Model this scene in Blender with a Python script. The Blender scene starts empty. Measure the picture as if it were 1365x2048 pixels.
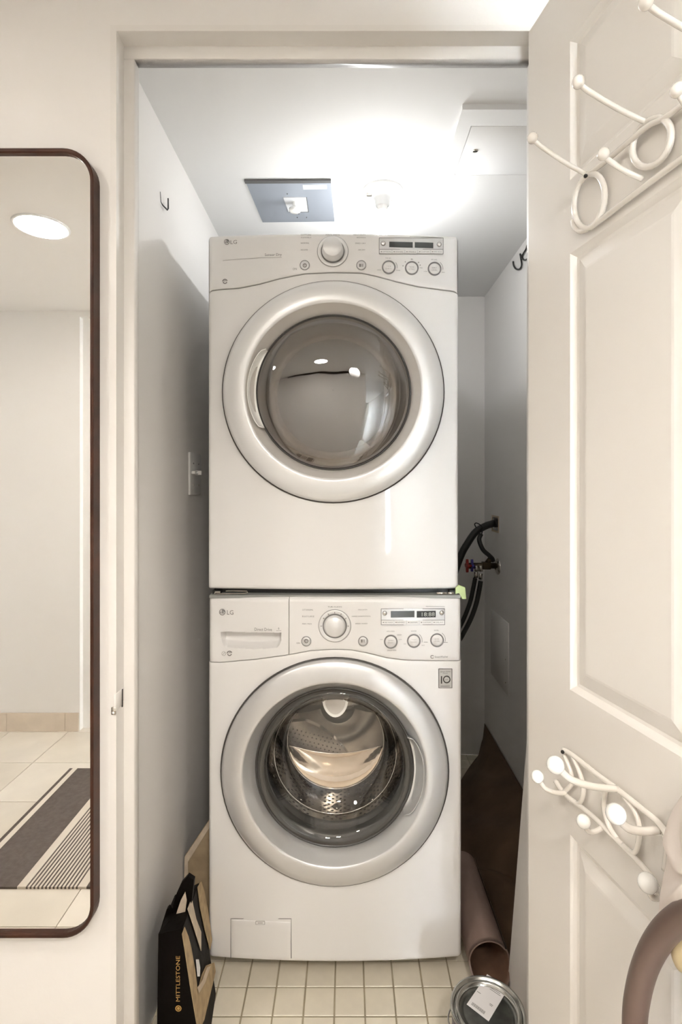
import bpy, bmesh, math, random
from mathutils import Vector, Matrix
random.seed(7)
S = bpy.context.scene
C = S.collection
PI = math.pi
# ------------------------------------------------------------------ camera
F, PX, PY, EYE = 1060.0, 696.0, 974.0, 1.345
cd = bpy.data.cameras.new('camera'); cam = bpy.data.objects.new('camera', cd); C.objects.link(cam)
cam.location = (0, 0, EYE); cam.rotation_euler = (PI/2, 0, 0)
cd.sensor_fit = 'HORIZONTAL'; cd.sensor_width = 36; cd.lens = F/1365*36
cd.shift_x = (682.5-PX)/1365; cd.shift_y = (PY-1024)/1365
cd.clip_start = 0.02
S.camera = cam
# ------------------------------------------------------------------ light
w = bpy.data.worlds.new('world'); S.world = w; w.use_nodes = True
w.node_tree.nodes['Background'].inputs[0].default_value = (0.85, 0.93, 1, 1)
w.node_tree.nodes['Background'].inputs[1].default_value = 30.0
S.view_settings.view_transform = 'Standard'; S.view_settings.look = 'None'
S.view_settings.gamma = 1; S.view_settings.use_curve_mapping = False
S.view_settings.exposure = 1.64
HALL_E = 38.0      # radiance of the hall downlights
BULB_E = 56.0     # radiance of the closet bulb
WARM = (1.0, 0.94, 0.865, 1)
COOL = (0.97, 0.985, 1.0, 1)

sd = bpy.data.lights.new('fill_spot', 'SPOT'); so = bpy.data.objects.new('fill_spot', sd); C.objects.link(so)
sd.energy = 25; sd.color = (1.0, 0.93, 0.85); sd.spot_size = math.radians(66); sd.spot_blend = 1.0; sd.shadow_soft_size = 0.09
so.location = (.22, -.62, 2.24)       # unseen fill lamp added behind the camera to brighten the lower closet
so.rotation_euler = (Vector((-.16, 1.40, .05))-so.location).to_track_quat('-Z', 'Y').to_euler()

# ------------------------------------------------------------------ materials
M = {}
def mat(name, col, rough=0.5, metal=0.0, coat=0.0, bump=0.0, bscale=40, var=0.0, vscale=6, emit=None, es=0, spec=0.5):
    m = bpy.data.materials.new(name); m.use_nodes = True; nt = m.node_tree
    b = nt.nodes['Principled BSDF']
    b.inputs['Base Color'].default_value = (*col, 1); b.inputs['Roughness'].default_value = rough
    b.inputs['Metallic'].default_value = metal; b.inputs['Coat Weight'].default_value = coat
    b.inputs['Specular IOR Level'].default_value = spec
    tc = nt.nodes.new('ShaderNodeTexCoord')
    if var:
        n = nt.nodes.new('ShaderNodeTexNoise'); n.inputs['Scale'].default_value = vscale; n.inputs['Detail'].default_value = 4
        nt.links.new(tc.outputs['Object'], n.inputs['Vector'])
        r = nt.nodes.new('ShaderNodeValToRGB')
        r.color_ramp.elements[0].position = 0.3; r.color_ramp.elements[1].position = 0.7
        r.color_ramp.elements[0].color = (*[c*(1-var) for c in col], 1)
        r.color_ramp.elements[1].color = (*[min(1, c*(1+var)) for c in col], 1)
        nt.links.new(n.outputs['Fac'], r.inputs[0]); nt.links.new(r.outputs[0], b.inputs['Base Color'])
    if bump:
        n = nt.nodes.new('ShaderNodeTexNoise'); n.inputs['Scale'].default_value = bscale; n.inputs['Detail'].default_value = 3
        nt.links.new(tc.outputs['Object'], n.inputs['Vector'])
        bp = nt.nodes.new('ShaderNodeBump'); bp.inputs['Strength'].default_value = bump; bp.inputs['Distance'].default_value = 0.002
        nt.links.new(n.outputs['Fac'], bp.inputs['Height']); nt.links.new(bp.outputs[0], b.inputs['Normal'])
    if emit:
        b.inputs['Emission Color'].default_value = emit; b.inputs['Emission Strength'].default_value = es
    M[name] = m; return m
mat('hall_paint', (0.83, 0.80, 0.765), 0.6, bump=0.15, bscale=90)
mat('closet_paint', (0.87, 0.85, 0.82), 0.6, bump=0.15, bscale=90)
mat('ceiling_paint', (0.84, 0.84, 0.83), 0.75)
mat('trim_paint', (0.80, 0.77, 0.73), 0.35, bump=0.1, bscale=60)
mat('door_paint', (0.81, 0.77, 0.715), 0.33, bump=0.06, bscale=50)
mat('rack_white', (0.83, 0.785, 0.72), 0.18, coat=0.6)
mat('porcelain', (0.93, 0.92, 0.88), 0.12, coat=0.8)
mat('appliance_white', (0.80, 0.785, 0.765), 0.28, coat=0.25)
mat('panel_white', (0.78, 0.765, 0.745), 0.33)
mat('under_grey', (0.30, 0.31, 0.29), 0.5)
mat('silver_ring', (0.66, 0.655, 0.65), 0.36, 0.55)
mat('pearl_ring', (0.76, 0.755, 0.745), 0.30, 0.25, coat=0.3)
mat('pearl_inner', (0.62, 0.59, 0.55), 0.33, 0.2)
mat('silver_inner', (0.60, 0.60, 0.59), 0.30, 0.5)
mat('chrome', (0.72, 0.71, 0.69), 0.16, 1.0, var=0.1, vscale=30)
mat('steel', (0.50, 0.475, 0.44), 0.10, 1.0, var=0.35, vscale=8, bump=0.5, bscale=14)
mat('steel_plain', (0.62, 0.58, 0.53), 0.20, 1.0, var=0.2, vscale=7)
mat('bowl_face', (0.62, 0.54, 0.46), 0.12, 1.0, bump=0.3, bscale=10)
mat('socket_white', (0.66, 0.66, 0.65), 0.3)
mat('dark_line', (0.06, 0.055, 0.05), 0.5)
mat('mid_grey', (0.22, 0.215, 0.21), 0.45)
mat('print_grey', (0.20, 0.19, 0.18), 0.6)
mat('print_light', (0.42, 0.40, 0.38), 0.6)
mat('print_dark', (0.035, 0.03, 0.025), 0.6)
mat('rubber', (0.045, 0.048, 0.047), 0.34)
mat('rubber_black', (0.018, 0.018, 0.017), 0.42)
mat('lcd', (0.05, 0.055, 0.055), 0.15)
mat('lcd_digit', (0.40, 0.42, 0.38), 0.4)
mat('hole_dark', (0.02, 0.018, 0.016), 0.6)
mat('drum_enamel', (0.34, 0.295, 0.25), 0.7, spec=0.2)
mat('walnut', (0.045, 0.016, 0.008), 0.42, var=0.4, vscale=20, spec=0.25)
mat('mirror_glass', (0.93, 0.93, 0.92), 0.0, 1.0)
mat('tile_hall', (0.74, 0.68, 0.585), 0.22, var=0.06, vscale=5)
mat('tile_hall_b', (0.78, 0.72, 0.63), 0.22, var=0.05, vscale=6)
mat('grout_hall', (0.55, 0.49, 0.41), 0.8)
mat('tile_base', (0.68, 0.58, 0.47), 0.25, var=0.08, vscale=9)
mat('tile_closet', (0.80, 0.735, 0.60), 0.35, var=0.07, vscale=14)
mat('grout_closet', (0.42, 0.36, 0.25), 0.8, var=0.25, vscale=9)
mat('rug_dark', (0.115, 0.092, 0.078), 0.95, bump=0.8, bscale=500, var=0.15, vscale=60)
mat('rug_cream', (0.70, 0.63, 0.54), 0.95, bump=0.8, bscale=500)
mat('plate_blue', (0.42, 0.46, 0.52), 0.38, 0.35)
mat('plate_edge', (0.12, 0.12, 0.12), 0.5)
mat('sticker', (0.80, 0.81, 0.82), 0.5)
mat('sticker_grey', (0.50, 0.49, 0.46), 0.5)
mat('red_plastic', (0.38, 0.02, 0.012), 0.35)
mat('blue_plastic', (0.06, 0.05, 0.30), 0.35)
mat('brass_dark', (0.07, 0.05, 0.032), 0.3, 0.8)
mat('nickel', (0.55, 0.52, 0.47), 0.25, 1.0)
mat('green_tag', (0.50, 0.62, 0.30), 0.5)
mat('bag_black', (0.005, 0.0035, 0.003), 0.55, bump=0.6, bscale=35, spec=0.08)
mat('kraft', (0.42, 0.31, 0.17), 0.7, var=0.25, vscale=40, bump=0.4, bscale=60)
mat('kraft_light', (0.60, 0.50, 0.38), 0.7, var=0.12, vscale=40)
mat('gold', (0.62, 0.38, 0.12), 0.4, 0.5)
mat('board_brown', (0.38, 0.29, 0.18), 0.6, var=0.2, vscale=18)
mat('carpet_brown', (0.10, 0.055, 0.028), 0.75, var=0.3, vscale=7, bump=0.5, bscale=40)
mat('vinyl_roll', (0.25, 0.175, 0.145), 0.42, var=0.12, vscale=15, bump=0.2, bscale=80)
mat('vinyl_inside', (0.17, 0.095, 0.06), 0.6, var=0.25, vscale=14)
mat('can_metal', (0.50, 0.50, 0.47), 0.22, 1.0, bump=0.1, bscale=60)
mat('can_lid', (0.20, 0.205, 0.19), 0.24, 1.0, var=0.35, vscale=22)
mat('can_side', (0.055, 0.035, 0.075), 0.35)
mat('paper', (0.80, 0.78, 0.77), 0.6)
mat('handle_brown', (0.115, 0.072, 0.054), 0.42, coat=0.1)
mat('cloth_white', (0.80, 0.72, 0.66), 0.8, bump=0.3, bscale=60)
mat('cloth_shade_tan', (0.50, 0.40, 0.24), 0.5)  # tan tone painted for the bag's cloth in shade
mat('window_frame', (0.85, 0.85, 0.84), 0.4)
mat('bulb_glow', (1, 1, 1), 0.4, emit=COOL, es=BULB_E)
mat('downlight_glow', (1, 1, 1), 0.4, emit=WARM, es=HALL_E)
def glass(name, tint, f0=0.05, rough=0.0):
    m = bpy.data.materials.new(name); m.use_nodes = True; nt = m.node_tree
    for n in list(nt.nodes): nt.nodes.remove(n)
    o = nt.nodes.new('ShaderNodeOutputMaterial'); mx = nt.nodes.new('ShaderNodeMixShader')
    t = nt.nodes.new('ShaderNodeBsdfTransparent'); g = nt.nodes.new('ShaderNodeBsdfGlossy')
    lw = nt.nodes.new('ShaderNodeLayerWeight'); lw.inputs['Blend'].default_value = 0.32
    mp = nt.nodes.new('ShaderNodeMapRange'); mp.inputs['To Min'].default_value = f0; mp.inputs['To Max'].default_value = 0.9
    t.inputs[0].default_value = (*tint, 1); g.inputs['Roughness'].default_value = rough
    g.inputs['Color'].default_value = (1, 1, 1, 1)
    nt.links.new(lw.outputs['Fresnel'], mp.inputs['Value']); nt.links.new(mp.outputs[0], mx.inputs[0])
    nt.links.new(t.outputs[0], mx.inputs[1]); nt.links.new(g.outputs[0], mx.inputs[2]); nt.links.new(mx.outputs[0], o.inputs[0])
    M[name] = m
glass('glass_dryer', (0.66, 0.60, 0.54), 0.17)
glass('glass_washer', (0.90, 0.88, 0.85), 0.05)
glass('glass_clear', (0.97, 0.97, 0.97), 0.04)

# ------------------------------------------------------------------ helpers
class MB:
    """collects polygons of one part"""
    def __init__(s): s.v = []; s.f = []; s.sm = []; s.mi = []
    def add(s, verts, faces, smooth=False, mi=0):
        o = len(s.v); s.v += [tuple(v) for v in verts]
        for f in faces: s.f.append([i+o for i in f]); s.sm.append(smooth); s.mi.append(mi)
        return s
    def box(s, a, b, mi=0):
        x0, x1 = sorted((a[0], b[0])); y0, y1 = sorted((a[1], b[1])); z0, z1 = sorted((a[2], b[2]))
        v = [(x, y, z) for z in (z0, z1) for y in (y0, y1) for x in (x0, x1)]
        return s.add(v, [(0, 2, 3, 1), (4, 5, 7, 6), (0, 1, 5, 4), (2, 6, 7, 3), (0, 4, 6, 2), (1, 3, 7, 5)], False, mi)
    def rbox(s, a, b, r, seg=2, mi=0, smooth=True):
        bm = bmesh.new(); t = MB().box(a, b)
        vs = [bm.verts.new(v) for v in t.v]
        for f in t.f: bm.faces.new([vs[i] for i in f])
        bmesh.ops.recalc_face_normals(bm, faces=bm.faces)
        bmesh.ops.bevel(bm, geom=list(bm.edges), offset=r, segments=seg, profile=0.5, affect='EDGES')
        bm.verts.index_update()
        s.add([v.co[:] for v in bm.verts], [[v.index for v in f.verts] for f in bm.faces], smooth, mi); bm.free()
        return s
    def tube(s, pts, r, n=10, caps=True, closed=False, mi=0):
        pts = [Vector(p) for p in pts]; N = len(pts)
        rs = r if isinstance(r, (list, tuple)) else [r]*N
        tang = []
        for i in range(N):
            a = pts[(i-1) % N] if (i > 0 or closed) else pts[i]
            b = pts[(i+1) % N] if (i < N-1 or closed) else pts[i]
            tang.append((b-a).normalized())
        up = Vector((0, 0, 1)) if abs(tang[0].z) < 0.9 else Vector((1, 0, 0))
        nv = tang[0].cross(up).normalized(); V = []
        for i in range(N):
            nv = (nv - tang[i]*nv.dot(tang[i])).normalized(); bv = tang[i].cross(nv)
            for k in range(n):
                a = 2*PI*k/n; V.append(pts[i] + (nv*math.cos(a)+bv*math.sin(a))*rs[i])
        Fc = []
        for i in range(N if closed else N-1):
            j = (i+1) % N
            for k in range(n):
                Fc.append((i*n+k, i*n+(k+1) % n, j*n+(k+1) % n, j*n+k))
        s.add(V, Fc, True, mi)
        if caps and not closed:
            s.f.append([len(s.v)-N*n+k for k in range(n)][::-1]); s.sm.append(False); s.mi.append(mi)
            s.f.append([len(s.v)-n+k for k in range(n)]); s.sm.append(False); s.mi.append(mi)
        return s
    def lathe(s, c, prof, axis='y', n=64, a0=0, a1=2*PI, mi=0, smooth=True, sx=1, sz=1):
        """prof: (r, h) pairs; h measured along the axis in world units from c"""
        full = abs(a1-a0-2*PI) < 1e-6; m = n if full else n+1; V = []
        for r, h in prof:
            for k in range(m):
                a = a0+(a1-a0)*k/n; u, v = r*math.cos(a)*sx, r*math.sin(a)*sz
                V.append({'y': (c[0]+u, c[1]+h, c[2]+v), 'z': (c[0]+u, c[1]+v, c[2]+h), 'x': (c[0]+h, c[1]+u, c[2]+v)}[axis])
        Fc = []
        for i in range(len(prof)-1):
            for k in range(n):
                k2 = (k+1) % m; Fc.append((i*m+k, i*m+k2, (i+1)*m+k2, (i+1)*m+k))
        return s.add(V, Fc, smooth, mi)
    def sphere(s, c, r, n=16, m=10, mi=0, sc=(1, 1, 1)):
        V = []; 
        for i in range(m+1):
            t = PI*i/m
            for k in range(n):
                a = 2*PI*k/n; V.append((c[0]+r*sc[0]*math.sin(t)*math.cos(a), c[1]+r*sc[1]*math.sin(t)*math.sin(a), c[2]+r*sc[2]*math.cos(t)))
        return s.add(V, [(i*n+k, (i+1)*n+k, (i+1)*n+(k+1) % n, i*n+(k+1) % n) for i in range(m) for k in range(n)], True, mi)
    def prism(s, poly, off, mi=0, smooth=False):
        """polygon of 3-D points extruded by the vector off"""
        n = len(poly); P = [Vector(p) for p in poly]; o = Vector(off)
        return s.add([*P, *[p+o for p in P]], [list(range(n)), list(range(2*n-1, n-1, -1))]+[(i, n+i, n+(i+1) % n, (i+1) % n) for i in range(n)], smooth, mi)
WL = {}
def loc_of(o): return WL.get(o.name, Vector((0, 0, 0)))
def obj(name, mb, mats, parent=None, origin=None, fix=True):
    me = bpy.data.meshes.new(name)
    V = mb.v
    if parent is not None: org = loc_of(parent)
    elif origin is not None: org = Vector(origin)
    else:
        xs, ys, zs = zip(*V); org = Vector(((min(xs)+max(xs))/2, (min(ys)+max(ys))/2, min(zs)))
    me.from_pydata([(v[0]-org.x, v[1]-org.y, v[2]-org.z) for v in V], [], mb.f)
    me.polygons.foreach_set('use_smooth', mb.sm); me.polygons.foreach_set('material_index', mb.mi)
    for m in (mats if isinstance(mats, (list, tuple)) else [mats]): me.materials.append(M[m])
    me.validate()
    if fix:
        bm = bmesh.new(); bm.from_mesh(me); bmesh.ops.remove_doubles(bm, verts=bm.verts, dist=1e-6)
        bmesh.ops.recalc_face_normals(bm, faces=bm.faces); bm.to_mesh(me); bm.free()
    me.update()
    o = bpy.data.objects.new(name, me); C.objects.link(o)
    if parent is not None: o.parent = parent
    else: o.location = org
    WL[o.name] = org
    return o
def sub(o, angle=35):
    """split hard edges for smooth-shaded bevelled parts"""
    me = o.data
    bm = bmesh.new(); bm.from_mesh(me)
    for e in bm.edges:
        e.smooth = not (len(e.link_faces) == 2 and e.calc_face_angle(0) > math.radians(angle))
    bm.to_mesh(me); bm.free(); return o
def thing(name, label, cat, loc, group=None):
    o = bpy.data.objects.new(name, None); C.objects.link(o); o.location = loc; o.empty_display_size = 0.05
    WL[o.name] = Vector(loc); tag(o, label, cat, group); return o
def tag(o, label, cat, group=None, kind=None):
    o['label'] = label; o['category'] = cat
    if group: o['group'] = group
    if kind: o['kind'] = kind
    return o
def struct(o, label, cat): return tag(o, label, cat, kind='structure')
def P(px, py, d):
    return Vector(((px-PX)*d/F, d, EYE+(PY-py)*d/F))
def text_mb(txt, size, x, z, yf, align='CENTER', off=0.0008, rot=None):
    """flat lettering laid on a surface y = yf(x); size = cap height"""
    cu = bpy.data.curves.new('t', 'FONT'); cu.body = txt; cu.size = size/0.70; cu.align_x = align; cu.resolution_u = 2
    o = bpy.data.objects.new('t', cu); me = bpy.data.meshes.new_from_object(o)
    mb = MB(); vs = []
    for v in me.vertices:
        a, b = v.co.x, v.co.y-size/2
        vs.append((x+a, yf(x+a)-off, z+b))
    mb.add(vs, [list(p.vertices) for p in me.polygons])
    bpy.data.objects.remove(o); bpy.data.curves.remove(cu); bpy.data.meshes.remove(me)
    return mb
def merge(*mbs):
    r = MB()
    for m in mbs:
        o = len(r.v); r.v += m.v; r.f += [[i+o for i in f] for f in m.f]; r.sm += m.sm; r.mi += m.mi
    return r

# ------------------------------------------------------------------ room shell
YW, YS, YB = 1.048, 1.084, 1.109        # hall face of the wall, stop face, closet side
XL, XR, YBK = -0.492, 0.687, 2.66       # closet inner faces
ZC, ZH = EYE+0.955, EYE+0.972           # closet and hall ceilings
OX0, OX1, OZ = -0.458, 0.395, EYE+0.9017
HX0, HX1, HY = -2.2, 5.6, -0.87
struct(obj('wall_front', MB().box((HX0-.1, YW, 0), (OX0-.012, YB, ZH)).box((OX1+.012, YW, 0), (HX1+.1, YB, ZH)).box((OX0-.012, YW, OZ+.012), (OX1+.012, YB, ZH)), 'hall_paint'),
       'cream painted hall wall around the laundry closet opening', 'wall')
struct(obj('wall_left', MB().box((XL-.1, YB, 0), (XL, YBK+.1, ZC+.02)), 'closet_paint'), 'white left side wall inside the laundry closet', 'wall')
struct(obj('wall_right', MB().box((XR, YB, 0), (XR+.1, YBK+.1, 1.144)).box((XR, YB, 1.204), (XR+.1, YBK+.1, ZC+.02)).box((XR, YB, 1.144), (XR+.1, 2.412, 1.204)).box((XR, 2.512, 1.144), (XR+.1, YBK+.1, 1.204)).box((XR+.05, 2.412, 1.144), (XR+.1, 2.512, 1.204)), 'closet_paint'),
       'right side wall inside the laundry closet with water valves', 'wall')
struct(obj('wall_back', MB().box((XL, YBK, 0), (XR, YBK+.1, ZC+.02)), 'closet_paint'), 'narrow strip of white wall behind the stacked machines', 'wall')
struct(obj('ceiling', MB().box((XL-.1, YB, ZC), (XR+.1, YBK+.1, ZC+.1)), 'ceiling_paint'), 'white closet ceiling with bulb and access panels', 'ceiling')
struct(obj('ceiling', MB().box((HX0-.1, HY-.1, ZH), (HX1+.1, YW+.06, ZH+.1)), 'hall_paint'), 'hall ceiling reflected in the upper part of the mirror', 'ceiling')
CX0, CX1, CY = .45, 1.45, -5.6          # corridor running back behind the camera
struct(obj('wall_rear', MB().box((-1.48, HY-.11, 0), (CX0-.1, HY-.035, ZH)).box((HX0-.1, HY-.11, 0), (-1.48, HY, ZH)).box((-1.48, HY-.04, 2.285), (CX0-.1, HY, ZH)).box((-1.0, HY-.04, 0), (CX0, HY, ZH)).box((CX1, HY-.11, 0), (HX1+.1, HY, ZH)), 'hall_paint'),
       'cream hall wall opposite the closet, seen in the mirror', 'wall')
struct(obj('wall_corridor', MB().box((CX0-.1, CY-.1, 0), (CX0, HY-.04, ZH)), 'hall_paint'), 'left wall of the corridor reflected in the dryer door', 'wall')
struct(obj('wall_corridor', MB().box((CX1, CY-.1, 0), (CX1+.1, HY-.11, ZH)), 'hall_paint'), 'right wall of the corridor reflected in the dryer door', 'wall')
struct(obj('wall_corridor', MB().box((CX0, CY-.1, 0), (CX0+.12, CY, ZH)).box((CX1-.12, CY-.1, 0), (CX1, CY, ZH)).box((CX0+.12, CY-.1, 0), (CX1-.12, CY, .25)).box((CX0+.12, CY-.1, 2.2), (CX1-.12, CY, ZH)), 'hall_paint'), 'end wall of the corridor around the daylight window', 'wall')
struct(obj('ceiling', MB().box((CX0-.1, CY-.1, ZH), (CX1+.1, HY-.1, ZH+.1)), 'hall_paint'), 'corridor ceiling behind the camera', 'ceiling')
struct(obj('floor', MB().box((CX0-.1, CY-.1, -.06), (CX1+.1, HY-.1, -.001)), 'tile_hall'), 'pale corridor floor leading to the daylight window', 'floor')
w2_ = MB().box((CX0+.12, CY-.07, .25), (CX0+.17, CY-.02, 2.2)).box((CX1-.17, CY-.07, .25), (CX1-.12, CY-.02, 2.2)).box((CX0+.12, CY-.07, .25), (CX1-.12, CY-.02, .30)).box((CX0+.12, CY-.07, 2.15), (CX1-.12, CY-.02, 2.2)).box((CX0+.12, CY-.06, 1.0), (CX1-.12, CY-.03, 1.04)).box(((CX0+CX1)/2-.02, CY-.06, .25), ((CX0+CX1)/2+.02, CY-.03, 2.2))
w2_ = obj('window_2', w2_, 'window_frame'); struct(w2_, 'white daylight window at the end of the corridor, reflected in the dryer door', 'window')
obj('pane', MB().box((CX0+.17, CY-.046, .30), (CX1-.17, CY-.042, 2.15)), 'glass_clear', w2_)
struct(obj('wall_end', MB().box((HX0-.1, HY-.1, 0), (HX0, YW+.05, ZH)), 'hall_paint'), 'short end wall of the hall beyond the mirror', 'wall')
WY0, WY1, WZ0, WZ1 = -0.55, 0.65, 0.35, 2.15
struct(obj('wall_far', MB().box((HX1, HY-.1, 0), (HX1+.1, WY0, ZH)).box((HX1, WY1, 0), (HX1+.1, YW+.05, ZH)).box((HX1, WY0, 0), (HX1+.1, WY1, WZ0)).box((HX1, WY0, WZ1), (HX1+.1, WY1, ZH)), 'hall_paint'),
       'far hall wall with the window reflected in the dryer door', 'wall')
wn = obj('window_1', MB().box((HX1+.02, WY0, WZ0), (HX1+.07, WY0+.05, WZ1)).box((HX1+.02, WY1-.05, WZ0), (HX1+.07, WY1, WZ1)).box((HX1+.02, WY0, WZ0), (HX1+.07, WY1, WZ0+.05)).box((HX1+.02, WY0, WZ1-.05), (HX1+.07, WY1, WZ1)).box((HX1+.03, .03, WZ0), (HX1+.06, .07, WZ1)).box((HX1+.03, WY0, .95), (HX1+.06, WY1, .99)), 'window_frame')
struct(wn, 'white framed daylight window at the far end of the hall', 'window')
obj('pane', MB().box((HX1+.042, WY0+.05, WZ0+.05), (HX1+.046, WY1-.05, WZ1-.05)), 'glass_clear', wn)
# floor: base slab, hall tiles, closet tiles
fl = obj('floor', MB().box((HX0-.1, HY-.1, -.06), (HX1+.1, YB-.02, -.006)).box((XL-.1, YB-.02, -.06), (XR+.1, YBK+.1, -.004), 1), ['grout_hall', 'grout_closet'], origin=(0, 0, 0))
struct(fl, 'pale tiled floor, large hall tiles and small square closet tiles', 'floor')
T = 0.322
tm = []
for mname in ('tile_hall', 'tile_hall_b'):
    b = MB().box((.0015, .0015, -.006), (T-.0015, T-.0015, 0)); me = bpy.data.meshes.new('tile')
    me.from_pydata(b.v, [], b.f); me.materials.append(M[mname]); tm.append(me)
y0 = 2*1.0-1060/480*1.0 ; y0 = -0.208        # a joint seen in the mirror
ny0 = math.floor((HY-y0)/T); nx0 = math.floor((HX0+0.893)/T)
edge = MB()
for j in range(ny0, 5):
    for i in range(nx0, 21):
        x = -0.893+i*T; y = y0+j*T
        if x > HX1: continue
        xa, xb, ya, yb = max(x, HX0), min(x+T, HX1), max(y, HY-.03), min(y+T, YB-.02)
        if xb-xa < .01 or yb-ya < .01: continue
        if xb-xa > T-.001 and yb-ya > T-.001:
            o = bpy.data.objects.new('tile', tm[(i*7+j*3) % 2]); o.location = (x, y, 0)
        else:
            b = MB().box((.0015, .0015, -.006), (xb-xa-.0015, yb-ya-.0015, 0)); me = bpy.data.meshes.new('tile')
            me.from_pydata(b.v, [], b.f); me.materials.append(M[['tile_hall', 'tile_hall_b'][(i*7+j*3) % 2]])
            o = bpy.data.objects.new('tile', me); o.location = (xa, ya, 0)
        C.objects.link(o); o.parent = fl
q = 0.0788
b = MB().rbox((.0018, .0018, -.004), (q-.0018, q-.0018, 0), .0012, 1, smooth=False); cm = bpy.data.meshes.new('tile')
cm.from_pydata(b.v, [], b.f); cm.materials.append(M['tile_closet'])
rest = MB()
x0q, y0q = (640-PX)/743.5*1.0, 1.4257     # joint crossing and joint row read off the photo
x0q = -0.0345
for j in range(-4, 16):
    for i in range(-6, 10):
        x, y = x0q+i*q, y0q+j*q
        xa, xb, ya, yb = max(x, XL), min(x+q, XR), max(y, YB-.02), min(y+q, YBK)
        if xb-xa < .006 or yb-ya < .006: continue
        if y < 1.50 and x < .42 and xb-xa > q-1e-4 and yb-ya > q-1e-4:
            o = bpy.data.objects.new('tile', cm); o.location = (x, y, 0); C.objects.link(o); o.parent = fl
        else: rest.box((xa+.0018, ya+.0018, -.004), (xb-.0018, yb-.0018, 0))
o = obj('tile_field', rest, 'tile_closet', fl); o['kind'] = 'stuff'
# tiled baseboard on the rear wall
bb = obj('baseboard_rear', MB().box((HX0, HY, 0), (-1.482, HY+.004, .098)).box((-1.0, HY, 0), (CX0, HY+.004, .098)).box((CX1, HY, 0), (HX1, HY+.004, .098)), 'grout_hall')
struct(bb, 'beige tile baseboard along the wall opposite the mirror', 'baseboard')
for sa, sb in ((HX0, -1.482), (-1.0, CX0), (CX1, HX1)):
    x = sa
    while x < sb-.01:
        xb = min(x+T, sb); obj('tile', MB().box((x+.001, HY+.002, 0), (xb-.001, HY+.012, .10)), 'tile_base', bb); x = xb
# door frame: reveal + stop, both jambs and head
tr = MB()
tr.box((OX0-.012, YW, 0), (OX0, YS, OZ)).box((OX1, YW, 0), (OX1+.012, YS, OZ)).box((OX0-.012, YW, OZ), (OX1+.012, YS, OZ+.012))
obj_tr = obj('trim_1', tr, 'trim_paint'); struct(obj_tr, 'white painted door frame lining the closet opening', 'door frame')
SX0, SX1, SZ = -.4366, .3745, EYE+.8756
obj('door_stop', MB().rbox((OX0-.03, YS, 0), (SX0, YB, SZ), .0015, 1).rbox((SX1, YS, 0), (OX1+.03, YB, SZ), .0015, 1).rbox((OX0-.03, YS, SZ), (OX1+.03, YB, OZ+.012), .0015, 1), 'trim_paint', obj_tr)
# strike plate on the left reveal
sp = thing('strike_plate', 'small steel strike plate on the left door jamb', 'strike plate', (OX0, 1.066, .93))
z1 = EYE-.425
obj('plate', MB().rbox((OX0-.004, YW-.004, z1-.017), (OX0+.0012, 1.082, z1+.017), .0008, 1), 'trim_paint', sp)
obj('latch_slot', MB().box((OX0+.0008, 1.071, z1-.020), (OX0+.0022, 1.0745, z1+.016)), 'hole_dark', sp)
obj('curved_lip', MB().rbox((-.4665, YW-.0045, z1-.024), (-.4575, YW-.0005, z1-.009), .001, 1), 'nickel', sp)
obj('screw', MB().lathe((-.462, YW-.005, z1-.0195), [(0, -.0012), (.002, -.001), (.0026, 0)], 'y', 12), 'porcelain', sp)

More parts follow.
